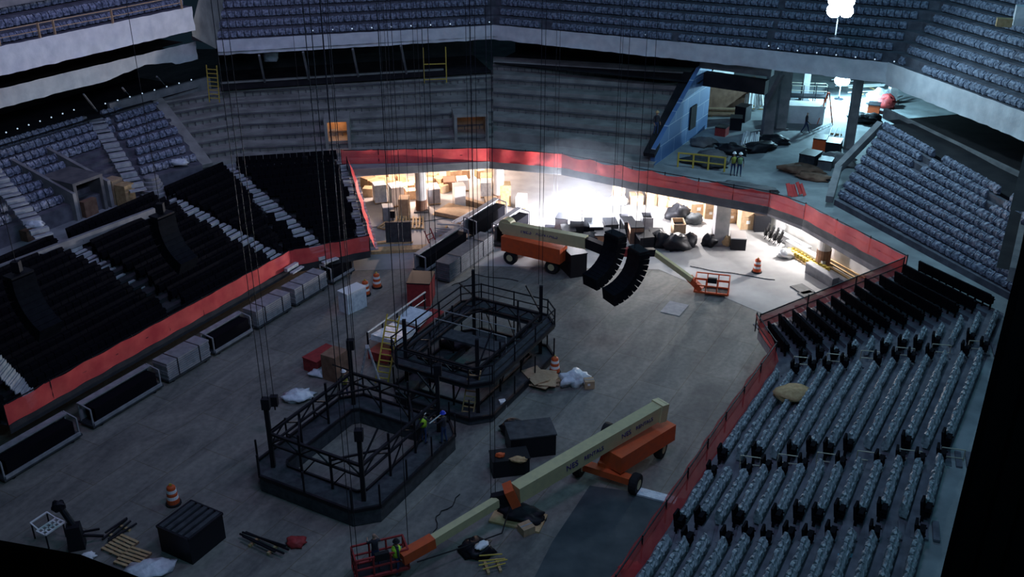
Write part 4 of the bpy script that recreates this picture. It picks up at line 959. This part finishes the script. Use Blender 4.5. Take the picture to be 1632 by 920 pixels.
# ------------------------------------------------------------------ under the far slab
for px, py, lb in [(672, 336, 'round white column with a brown foot, left part of the bright storage'), (795, 327, 'round white column with a brown foot, near the middle corner')]:
    post_at(px, py, 0, 4.2, .85, M['whitewall'], 'round_column', lb, 18, low=1.0)
post_at(1146, 388, 0, 4.2, 1.05, M['concrete'], 'square_column', 'square grey column holding the slab edge at the right of the storage')
post_at(1310, 424, 0, 4.2, .95, M['whitewall'], 'round_column', 'round white column with a brown foot in front of the white wall', 18, low=1.3)
heap(1130, 392, (1.1, .9, 1.1), M['steel'], 'black bag at the left foot of the square column', 'bag', 0, 41); heap(1158, 392, (.8, .7, 1.0), M['wood'], 'tan bag at the right foot of the square column', 'bag', 0, 42)
row = [(985, 321, 2, .95, 'grey-brown carton left end of the row right of the lamp'), (1013, 325, 1, 1.0, 'wrapped pale carton, second in the row right of the lamp'), (1037, 325, 2, .85, 'carton third in the row right of the lamp'),
       (1056, 328, 2, .85, 'carton fourth in the row right of the lamp'), (1073, 331, 2, .85, 'carton fifth in the row, above the dark bundles'), (1088, 333, 2, .85, 'carton sixth in the row, above the dark bundles'),
       (1111, 341, 1, 1.2, 'open-topped carton right of the dark bundles'), (1130, 346, 2, .95, 'carton just left of the square column'), (1164, 352, 2, .95, 'carton just right of the square column'),
       (1188, 362, 2, 1.15, 'tall carton in the row right of the square column'), (1206, 357, 1, 1.2, 'carton behind the black crates')]
for px, py, n, s, lb in row: carton(px, py, (s, s, s*.9), lb, ND+.55, n=n, m=M['card'])
heap(985, 326, (1.6, 1.1, .9), M['sheet_clear'], 'white wrapped load right beside the bright lamp', 'wrapped load', 0, 43)
heap(1082, 351, (1.9, 1.4, 1.5), M['steel'], 'large dark bagged bundle in front of the carton row', 'bundle', 0, 44); heap(1104, 355, (1.6, 1.2, 1.0), M['deckgrey'], 'smaller grey-blue bundle right of the large dark one', 'bundle', 0, 45)
def bin_(px, py, m, lb, fill, s=1.0):
    r = empty('wheeled_bin', P(px, py), ND+.5, lb, 'bin'); w, d, h = 1.2*s, .8*s, .95*s; mb = MB(); t = .05
    for x, y, a, b in ((0, -d/2, w, t), (0, d/2, w, t), (-w/2, 0, t, d), (w/2, 0, t, d)): mb.box((x, y, .15+h/2), (a, b, h))
    mb.box((0, 0, .17), (w, d, .05)).build('tub', m, r); MB().box((0, 0, h*.75), (w*.93, d*.9, .2)).build('contents', fill, r)
    for x in (-w*.4, w*.4):
        for y in (-d*.4, d*.4): MB().lathe((x, y, .09), [(.03, -.03), (.09, -.03), (.09, .03), (.03, .03)], 10, Matrix.Rotation(R(90), 3, 'X')).build('caster', M['tyre'], r)
bin_(1030, 364, M['chair'], 'grey open bin standing alone right of the dark clutter', M['tyre'])
bin_(1080, 376, M['card'], 'tan bin filled with black stuff behind the black bags', M['tyre'], 1.1)
bin_(994, 366, M['chair'], 'grey bin with pale contents right of the lamp stand', M['white'])
for k, (px, py, sz, m, lb) in enumerate([(897, 372, (1.3, 1.0, 1.4), 'chair', 'brown-grey crate at the left of the clutter under the lamp'), (918, 385, (1.5, 1.0, 1.9), 'steel', 'tall dark crate directly under the bright lamp'),
    (948, 380, (1.6, 1.0, 1.2), 'steel', 'dark crate with pale lid right of the bright lamp'), (972, 375, (1.5, 1.0, 1.1), 'deckgrey', 'grey crate between the lamp and the bins'),
    (1012, 384, (1.3, 1.0, 1.3), 'brown', 'brown tub in the dark clutter right of the lamp'), (985, 392, (1.4, 1.0, 1.0), 'steel', 'low dark crate in front of the brown tub'),
    (1046, 386, (1.5, 1.0, .8), 'steel', 'black crate under the black bags'), (876, 366, (1.0, .8, .15), 'deckgrey', 'flat grey board left of the lamp clutter'),
    (1175, 393, (1.5, 1.1, .9), 'steel', 'black case with silver lid right of the square column'), (1210, 364, (1.6, 1.2, 1.3), 'steel', 'stack-like black crates at the right end of the carton row')]):
    boxy('equipment_crate', px, py, sz, M[m], lb, 'crate', ND+R(25)+random.uniform(-.2, .2), lid=M['alum'] if k in (2, 8) else M['steel'])
for k, (px, py, sz, lb) in enumerate([(1055, 392, (1.8, 1.3, 1.3), 'left black bag of the heap right of the lamp'), (1078, 397, (1.9, 1.4, 1.4), 'middle black bag of the heap right of the lamp'), (1096, 392, (1.3, 1.1, 1.2), 'right black bag of the heap right of the lamp'), (940, 392, (2.2, 1.2, 1.3), 'dark cover heaped below the bright lamp')]):
    heap(px, py, sz, M['steel'], lb, 'bag', 0, 50+k)
# loads on the left of the storage
GX = [(606, 322, (1.0, 1.0, 1.5), 'sheet_clear', 'plastic-wrapped pallet load left in the bright storage'), (632, 326, (1.3, 1.0, 1.5), 'whitewall', 'white carton tower next to the plastic-wrapped load'),
      (619, 352, (.9, .8, 1.1), 'chair', 'grey crate with white top behind the timber pallet'), (645, 343, (1.1, .8, 1.4), 'card', 'tan cabinet left of the round white column'),
      (707, 340, (1.4, .9, .9), 'chair', 'grey box right of the left round column') if 0 else (690, 322, (1.5, 1.0, 1.2), 'chair', 'grey box right of the left round column'),
      (732, 329, (1.0, .9, 1.7), 'whitewall', 'stack of white boxes in the middle of the bright storage'), (716, 300, (1.6, 1.0, .7), 'brown', 'brown bench load farther back in the storage'),
      (737, 302, (1.2, .9, .9), 'sheet', 'small white load far back in the storage'), (775, 296, (1.5, 1.0, .8), 'wood', 'timber load far back beside the middle column'),
      (783, 340, (1.3, 1.0, 1.1), 'card', 'open brown carton left of the tall timber panel'), (805, 326, (1.1, .9, 1.7), 'wood', 'tall timber box right of the middle column'),
      (831, 330, (1.0, .8, .9), 'white', 'white cart standing alone right of the middle column'), (775, 312, (1.2, .9, 1.2), 'sheet_clear', 'white bagged load left of the middle column')]
for px, py, sz, m, lb in GX: boxy('pallet_load', px, py, sz, M[m], lb, 'load', ND+random.uniform(.3, .9), pallet=True, lid=M['whitewall'] if m in ('chair', 'whitewall') else None)
k = 0
for px, py in [(588, 312), (598, 302), (610, 300), (622, 298), (634, 302), (640, 312), (650, 308), (657, 296), (662, 302), (588, 298), (604, 292), (620, 290), (640, 291), (683, 300), (700, 296), (690, 290), (706, 306), (724, 286), (742, 282), (765, 282), (780, 278), (655, 316)]:
    s = random.uniform(.7, 1.1); k += 1
    r = empty('cardboard_carton', P(px, py), random.uniform(0, 1.5), 'reddish brown carton in the crowded back of the bright storage', 'carton', 'cartons crowded at the back of the storage')
    MB().box((0, 0, s*.45), (s, s, s*.9)).build('body', M['card'], r)
def timber_pile(px, py, label, n=9, L=1.8, W=1.4, rz=0, m='wood'):
    r = empty('timber_pallet', P(px, py), rz, label, 'timber pallet')
    for k in range(3): MB().box((0, (k-1)*W*.42, .06), (L, .12, .12)).build('runner', M['wood'], r)
    for k in range(n): MB().box(((k/(n-1)-.5)*L*.95, random.uniform(-.06, .06), .15+random.uniform(0, .12)), (.13, W*random.uniform(.9, 1.1), .04), rz=random.uniform(-.08, .08)).build('slat', M[m], r)
timber_pile(653, 358, 'pale slatted pallet on the white floor left of the round column', 9, 2.2, 2.4, R(5)); timber_pile(624, 362, 'broken yellow pallet leaning beside the pale slatted one', 6, 1.6, 1.8, R(-25))
boxy('plywood_stack', 733, 343, (3.4, 2.2, .25), M['card'], 'broad plywood sheet on bearers in the middle of the storage', 'plywood', R(-28), pallet=True)
boxy('plywood_stack', 762, 333, (3.0, .5, .5), M['card'], 'long narrow timber crate above the broad plywood sheet', 'timber crate', R(-38), pallet=True)
boxy('standing_panel', 636, 388, (1.9, .18, 1.6), M['deckgrey'], 'dark green-grey panel standing upright on the bright floor', 'panel', R(4), pallet=True)
boxy('plank_stack', 642, 400, (4.6, .8, .25), M['wood'], 'long low stack of planks under the standing panel', 'planks', R(8)); boxy('plank_stack', 614, 388, (2.6, .3, .15), M['wood'], 'thin plank left of the standing panel', 'planks', R(12))
straight_ladder(P(690, 388, .05), P(681, 366, .9), 'short red-brown ladder leaning at the scrap pile', M['red'], .5)
pipes(715, 372, 0, 12, 2.2, R(-10), M['alum'], 'silver scrap strips piled on the floor left of the dark carts', .05, spread=2.0, name='strip_pile', cat='scrap')
pipes(745, 356, 0, 8, 2.4, ND-.3, M['white'], 'pale strips sticking out of the pile beside the dark carts', .06, spread=1.2, name='strip_pile', cat='scrap', tilt=.2)
# right storage corner
for k in range(4):
    p = P(1222+k*7, 380+k*4); r = empty('stacked_chair', p, ND+R(200), 'black folded chair in the short row at the right of the storage', 'chair', 'black chairs at the right of the storage')
    MB().box((0, 0, .75), (.5, .10, .9), rx=R(-15)).build('backrest', M['tyre'], r); MB().box((0, -.15, .5), (.48, .12, .4), rx=R(-10)).build('seat', M['tyre'], r)
    for s in (-.22, .22): MB().bar((s, -.2, 0), (s, .1, .6), .04).build('leg', M['steel'], r)
heap(1252, 411, (1.1, .8, .8), M['alum'], 'shiny silver bag right of the black chairs', 'bag', 0, 60)
lum = lambda x0, y0, x1, y1: math.atan2((P(x1, y1)-P(x0, y0)).y, (P(x1, y1)-P(x0, y0)).x)
rzw = lum(1260, 400, 1380, 470)
boxy('long_crate', 1262, 392, (3.6, .55, .6), M['alum'], 'long grey metal box nearest the chairs by the white wall', 'box', rzw); boxy('long_crate', 1284, 411, (4.2, .55, .6), M['alum'], 'second long grey box, behind the yellow rolls', 'box', rzw)
boxy('long_crate', 1308, 446, (2.8, .5, .7), M['panel_dark_shaded'], 'long grey crate in front of the lumber by the netting', 'box', rzw, lid=M['chair']); boxy('long_crate', 1345, 458, (3.0, .4, .5), M['chair'], 'long grey crate right of the front one', 'box', rzw, lid=M['chair'])
r = empty('roll_pallet', P(1284, 420), rzw, 'line of yellow-brown rolls on a bearer by the white wall', 'rolls')
for k in range(12): MB().lathe((-1.9+k*.34, 0, .1), [(.14, 0), (.16, .3), (.05, .34)], 10).lathe((-1.9+k*.34, .4, .1), [(.14, 0), (.16, .3), (.05, .34)], 10).build('roll', M['yellow'], r)
MB().box((0, .2, .05), (4.4, .9, .1)).build('bearer', M['wood'], r)
for k in range(7):
    a = P(1330-k*0+random.uniform(-3, 3), 400, 0); r = MB().bar((-2.6, 0, 0), (2.6, 0, 0), .16, .10).build('lumber_plank', M['wood'])
    p = P(1352, 446-k*5, 0); r.location = (p.x, p.y, .1+.10*(k % 3)); r.rotation_euler = (0, 0, rzw+.03*(k % 3-1)); tag(r, 'long pale plank lying at the foot of the white wall', 'plank', 'planks at the foot of the white wall')
for k, (px, py) in enumerate([(1279, 462), (1291, 473)]):
    boxy('floor_pad', px, py, (1.4, 1.0, .08), M['deckgrey'], ('grey pad on the floor by the climbing netting', 'second grey pad, closer to the climbing netting')[k], 'pad', rzw)
for k in range(4):
    r = MB().box((0, 0, .9), (.55, .06, 1.8), rx=R(12)).build('leaning_board', M['red'] if k == 1 else M['white']); r.location = P(1232+k*8, 358+k*2); r.rotation_euler = (0, 0, -.4)
    tag(r, ('white board leaning at the left of four by the storage wall', 'red-marked board leaning second among the four', 'white board leaning third by the storage wall', 'white board leaning at the right of the four')[k], 'board')
r = empty('steel_shelf', P(1292, 398), rzw, 'open steel frame shelf against the white wall', 'shelf')
for x in (-1.6, -.5, .6, 1.6): MB().bar((x, .3, 0), (x, .3, 1.3), .07).bar((x, -.2, 0), (x, -.2, 1.3), .07).build('post', M['alum'], r)
MB().box((0, .05, 1.3), (3.3, .6, .06)).box((0, .05, .6), (3.3, .6, .06)).build('shelf_board', M['alum'], r)

# ------------------------------------------------------------------ upper left: rails, stair, ladder
guard([(0, 73), (64, 60), (88, 55), (180, 37), (290, 14)], 16.0, 'long yellow handrail above the wide sheeting at the upper left', M['tanrail'], .9, .55)
a = P(308, 78, 11.4)
mb = MB(); q = [P(307, 44, 14.2), P(344, 66, 12.4), P(346, 10, 15.8), P(322, -10, 17)]
for (u, v) in ((P(305, 45, 14.3), P(343, 66, 12.5)),):
    w = Vector((0, 9, 5.5)); mb.hexa([u-Vector((0, 0, .6)), v-Vector((0, 0, .6)), v+w-Vector((0, 0, .6)), u+w-Vector((0, 0, .6)), u, v, v+w, u+w])
struct(mb.build('wall_corner', M['grey_end']))
mb = MB(); u, v = P(306, 64, 12.2), P(344, 72, 12.2); mb.hexa([u, v, v+Vector((0, 5, 0)), u+Vector((0, 5, 0))]+[x+Vector((0, 0, .35)) for x in (u, v, v+Vector((0, 5, 0)), u+Vector((0, 5, 0)))]); struct(mb.build('trim_corner', M['grey_end']))
straight_ladder(P(342, 163, 8.2), P(337, 104, 11.2), 'yellow ladder standing in the dark corner between the left and far suites', M['yellow'], .8)
r = empty('scaffold_tower', P(694, 132, 8.3), rzE, 'yellow scaffold frame in front of the suites, left of the middle corner', 'scaffold')
for x in (-.95, .95): MB().bar((x, 0, 0), (x, 0, 3.0), .09).build('post', M['yellow'], r)
for z in (.3, 1.6): MB().bar((-.95, 0, z), (.95, 0, z), .08).build('crossbar', M['yellow'], r)
for k, px in enumerate((422, 492, 571, 648)):
    r = MB().bar(P(px, 131-k*4.6, 8.55), P(px-9, 88-k*5, 11.4), .16).build('suite_post', M['concrete']); tag(r, ('leftmost slanting pale post between the far suites', 'second slanting pale post between the far suites', 'third slanting pale post between the far suites', 'rightmost slanting pale post between the far suites')[k], 'post')
heap(432, 98, (1.3, .5, 1.5), M['sheet_clear'], 'torn white plastic hanging in the far suites below the sheeting', 'plastic scrap', 9.9, 70)
for k, (x0, y0, x1, y1) in enumerate([(155, 178, 133, 150), (262, 136, 250, 122), (205, 152, 195, 140)]):
    r = MB().bar(P(x0, y0, 8.6), P(x1, y1, 10.8), .10).build('suite_post', M['concrete']); tag(r, ('slanting post at the left suites beside the gap', 'slanting post at the left suites nearest the ladder', 'slanting post in the middle of the left suites')[k], 'post')
# small work lights dotted along the ledges
def dots(pts, label, grp):
    for p in pts:
        r = MB().lathe((0, 0, 0), [(.04, 0), (.055, .03), (.045, .07), (.02, .09)], 8).build('ledge_light', M['dotglass']); r.location = p; tag(r, label, 'small light', grp)
M['dotglass'] = mat('dot_glass', (1, 1, 1), .3, emit=((.6, .8, 1), .8))
seg = lambda a, b, n, z: [P(lerp(a[0], b[0], k/(n-1)), lerp(a[1], b[1], k/(n-1)), z) for k in range(n)]
dots(seg((405, 54), (780, 36), 13, 12.75)+seg((830, 38), (1225, 74), 15, 12.75)+seg((1240, 78), (1425, 99), 7, 12.75), 'tiny bright clip light above the white sheeting of the upper deck', 'clip lights on the upper deck edge')
dots(seg((10, 212), (118, 176), 7, 8.95)+seg((168, 166), (305, 128), 8, 9.4), 'tiny bright clip light on the left suite ledge', 'clip lights on the left suite ledge')

# left walkway things
for px, py, sz, m, lb in [(185, 322, (1.0, .9, 1.7), 'card', 'tall tan crate at the mouth of the left passage'), (203, 326, (.9, .9, 1.5), 'wood', 'second tan crate, right of the tall one at the left passage'), (140, 342, (1.1, .9, 1.1), 'brown', 'brown crate left of the passage mouth'), (50, 378, (1.4, 1.0, .7), 'brown', 'brown box on the left walkway near the edge of the picture')]:
    boxy('storage_crate', px, py, sz, M[m], lb, 'crate', ND+.1, Z1)
r = empty('wrapped_dome', P(246, 316, Z1), 0, 'round grey wrapped stack beside the tan crates on the left walkway', 'wrapped stack'); mb = MB()
for k in range(6): mb.lathe((0, 0, k*.28), [(1.0-k*.1, 0), (1.02-k*.1, .2), (.9-k*.1, .26)], 16)
mb.build('layers', M['chair'], r)
for px, py, s, lb in [(55, 362, 1.0, 'white plastic bag on the left upper seats by the aisle'), (285, 262, 1.2, 'pale plastic scrap on the left upper seats near the black block')]: heap(px, py, (1.2*s, .7*s, .5), M['sheet_clear'], lb, 'bag', 6.0, 71)
aisle_steps(rowsL2, P(72, 378, 5.8), P(-25, 262, 8.3), 'stair_aisle', '', 1.1); aisle_steps(rowsL2, P(222, 306, 5.8), P(150, 190, 8.3), 'stair_aisle', '', 1.1)
aisle_steps(rowsE1, P(395, 250, Z1), P(375, 137, 8.3), 'stair_aisle', '', 1.1, m=M['grey_end'])

# ------------------------------------------------------------------ hanging speaker arrays, chain hoists
def line_array(top, n, rz, label, curve=R(9), drop=.36):
    r = empty('speaker_array', top, rz, label, 'speaker array'); y, z, a = 0, 0, R(2)
    MB().box((0, 0, .12), (1.2, .7, .1)).build('flying_frame', M['steel'], r)
    for k in range(n):
        c = Vector((0, y, z-drop/2)); b = MB(); b.box(c, (1.25, .75, drop*.94), rx=-a); o = b.build('cabinet', M['speaker'], r)
        y += -math.sin(a)*drop; z -= math.cos(a)*drop; a += curve
    return r
M['speaker'] = mat('speaker_black', (.004, .005, .008), .7, (.008, .010, .013), 3, 3, spec=.05)
A1 = P(1018, 400, 5.6); line_array(A1, 11, R(-62), 'curved black speaker array hanging right of the bright lamp clutter', R(8), .33)
A2 = P(985, 392, 5.6)+Vector((0, 1.6, 0)); line_array(A2, 11, R(-52), 'curved black speaker array hanging left of its twin, in the lamp glare', R(8), .33)
A3 = P(258, 345, 9); line_array(A3, 9, R(60), 'dark curved speaker array hanging in front of the left black seats', R(8))
A4 = P(30, 440, 9); line_array(A4, 9, R(60), 'dark curved speaker array hanging at the left edge before the black seats', R(8))
def chain(p, label, ztop=31, pair=0, motor=True, group=None):
    r = empty('hoist_chain', p, 0, label, 'hoist chain', group); offs = [Vector((0, 0, 0))] if not pair else [Vector((-pair/2, 0, 0)), Vector((pair/2, 0, 0))]
    for o in offs: MB().bar(o, o+Vector((0, 0, ztop-p.z)), .032, n=6).build('chain', M['steel'], r)
    if motor: MB().box((0, 0, .35), (.38, .32, .55)).build('hoist_motor', M['steel'], r); MB().bar((0, 0, -.2), (0, 0, .1), .08, n=6).build('hook', M['steel'], r)
for (n, d), lb in zip([(-28.5, 28.4), (-23.2, 28.4), (-23.2, 34.8), (-28.5, 34.8)], ['left', 'near', 'right', 'far']): chain(nd(n, d, 4.1), 'pair of dark hoist chains over the %s corner of the square rig' % lb, pair=.25)
for (n, d), lb in zip([(-27.3, 38), (-22.8, 38), (-22.8, 45), (-27.3, 45)], ['left', 'near', 'right', 'far']): chain(nd(n, d, 4.9), 'pair of dark hoist chains over the %s corner of the two-level rig' % lb, pair=.2, motor=False)
for i, (px, py, z, pr, mo, lb) in enumerate([(786, 795, .3, .2, False, 'pair of chains dropping to the floor in the middle of the picture'), (568, 912, .4, .2, False, 'pair of chains dropping to the bottom edge by the lift basket'), (652, 893, .3, 0, False, 'single dark line dropping to the jib end of the near lift'),
    (676, 398, .3, .3, False, 'pair of lines ending on the bright floor behind the stack carts'), (626, 348, 1.2, .3, True, 'chain motor hanging over the yellow broken pallet'), (655, 392, .3, 0, False, 'single line ending by the standing panel'),
    (438, 648, 2.0, 0, True, 'single line with a motor behind the left corner of the square rig'), (884, 356, .3, .25, False, 'pair of lines left of the bright lamp'), (978, 372, .3, 0, False, 'single line right of the bright lamp'), (487, 262, 5, .0, True, 'dark hoist motor hanging before the far end of the left black seats')]):
    chain(P(px, py, z), lb, pair=pr, motor=mo)
chain(A1+Vector((0, 0, .15)), 'chains holding the array right of the lamp clutter', pair=.5, motor=False); chain(A2+Vector((0, 0, .15)), 'chains holding the array in the lamp glare', pair=.5, motor=False)
chain(A3+Vector((0, 0, .15)), 'chain holding the array before the left black seats', motor=True); chain(A4+Vector((0, 0, .15)), 'chain holding the array at the left edge', motor=True)

# ------------------------------------------------------------------ dark things close to the viewpoint
r = empty('masking_drape', (4.9, 8.0, 20), 0, 'tall black drape hanging from above at the right edge', 'drape')
e0 = P(1632, 385, 25); 
def near(px, py, dist):
    u = (px-816)/FPX; v = (460-py)/FPX; d = Vector((u, math.cos(PITCH)+v*math.sin(PITCH), -math.sin(PITCH)+v*math.cos(PITCH))); return Vector((0, 0, CAMH))+d*dist
e = near(1567, 652, 21.0); mb = MB(); n = 14; vs = []
for k in range(n):
    x = e.x+k*.22; y = e.y+.10*math.sin(k*1.9)+.02*k; vs += [(x, y, 37), (x, y, 8.5)]
bkv = [(x, y+.06, z) for x, y, z in vs]; m2 = len(vs)
mb.add(vs+bkv, [(2*k, 2*k+1, 2*k+3, 2*k+2) for k in range(n-1)]+[(m2+2*k+2, m2+2*k+3, m2+2*k+1, m2+2*k) for k in range(n-1)]+[(0, m2, m2+1, 1), (2*n-2, 2*n-1, m2+2*n-1, m2+2*n-2)])
r.location = (e.x, e.y, 8.5); mb.v = [tuple(Vector(v)-Vector(r.location)) for v in mb.v]; mb.build('cloth', M['black'], r); MB().bar((-.1, .05, 28.5), (3.2, .05, 28.5), .08, n=8).build('top_pipe', M['steel'], r)
pts = [near(-60, 838, 4.2), near(60, 856, 3.8), near(160, 892, 3.4), near(300, 960, 3.0), near(420, 1040, 2.6)]
r = MB()
rings = []
for i, p in enumerate(pts):
    t = (pts[min(i+1, 4)]-pts[max(i-1, 0)]).normalized(); up = Vector((0, 0, 1)); s = t.cross(up).normalized(); u2 = s.cross(t); c = p-u2*.32-Vector((0, .25, .0))
    rings.append([c+(s*math.cos(a)+u2*math.sin(a))*.38 for a in [2*math.pi*k/16 for k in range(16)]])
vs = [v for g in rings for v in g]; r.add(vs, [(i*16+k, i*16+(k+1) % 16, (i+1)*16+(k+1) % 16, (i+1)*16+k) for i in range(4) for k in range(16)]+[tuple(range(16))[::-1], tuple(range(64, 80))])
tag(r.build('padded_rail', M['black'], None, True), 'thick black padded rail close by in the lower left corner', 'rail')

# curbs closing the upper rows
mb = MB(); a, b = P(330, 264, 5.0), P(250, 160, 8.5); mb.bar(a, b, .9, .35); struct(mb.build('trim_curb', M['grey_end']))
mb = MB(); mb.bar(P(1404, 198, 8.8), P(1336, 268, 6.2), .5, .5); mb.bar(P(1336, 268, 6.2), P(1322, 318, 5.2), .5, .5); struct(mb.build('trim_curb', M['concrete']))
mb = MB(); mb.bar(nd(-51.6, 24, Z1+.35), P(246, 338, Z1+.35), .25, .6); struct(mb.build('trim_curb', M['concrete']))
for k, (px, py, sz, m, lb) in enumerate([(1125, 262, (3.4, 1.8, .8), 'deckgrey', 'grey heap behind the timber guard rail'), (1165, 245, (2.4, 1.6, 1.0), 'steel', 'dark heap right behind the two workers'), (1232, 228, (2.6, 1.4, .8), 'steel', 'dark scrap heap at the foot of the right paired column'),
    (1120, 232, (2.0, 1.5, .9), 'concrete_dark', 'grey debris heap at the foot of the blue wall'), (1330, 262, (3.0, 2.2, .9), 'concrete_dark', 'dusky debris heap below the single concourse column'), (1296, 285, (2.4, 1.4, .5), 'brown', 'low brown heap right of the red netting scrap'), (1190, 300, (4.5, 1.4, .35), 'concrete_dark', 'long low grey heap behind the middle of the netting'), (1380, 195, (2.6, 1.8, 1.0), 'steel', 'dark heap by the left end of the right upper rows')]):
    heap(px, py, sz, M[m], lb, 'debris', Z1, 80+k, R(-25), amp=.3)
for k, (px, py, sz, m, lb) in enumerate([(932, 372, (1.6, 1.1, 1.6), 'steel', 'dark crate left of centre under the bright lamp'), (960, 390, (1.6, 1.2, 1.0), 'brown', 'brownish crate low in the clutter below the lamp'), (905, 392, (1.4, 1.0, 1.4), 'steel', 'dark cabinet behind the rear lift boom'), (1000, 374, (1.2, .9, 1.2), 'deckgrey', 'grey crate behind the brown tub'), (1025, 392, (1.4, 1.1, .9), 'steel', 'black crate left of the black bags'), (912, 432, (2.2, 1.2, 1.7), 'steel', 'dark frame crate standing right of the rear lift wheels')]):
    boxy('equipment_crate', px, py, sz, M[m], lb, 'crate', ND+R(20)+.1*k, lid=M['steel'])

# haze volume added to make the glow round the bright work light
hz = bpy.data.materials.new('glow_haze'); hz.use_nodes = True; nt = hz.node_tree; nt.nodes.clear()
vo = nt.nodes.new('ShaderNodeVolumePrincipled'); ou = nt.nodes.new('ShaderNodeOutputMaterial'); nt.links.new(vo.outputs[0], ou.inputs['Volume'])
vo.inputs['Color'].default_value = (.75, .85, 1, 1); vo.inputs['Density'].default_value = .010; vo.inputs['Anisotropy'].default_value = .2
h = MB().blob((0, 0, 0), (9, 8, 6.5), 3, .05, 24, 14, floor=False).build('glow_haze', hz); h.location = lA+Vector((0, .5, .3)); tag(h, 'thin haze added as the glow around the blazing work light', 'haze', kind='stuff')

struct(strip('wall_left', [nd(-59.7, 24, 0), nd(-59.7, 54.5, 0)], 17.75, 19.4, M['concrete'], .3))
boxy('storage_box', 1627, 40, (1.0, .8, 1.2), M['sheet'], 'pale box at the top right corner above the seats', 'box', R(-20), 16.8)
boxy('storage_box', 1599, 42, (.9, .6, .5), M['wood'], 'tan box left of the pale one at the top right corner', 'box', R(-20), 16.8)
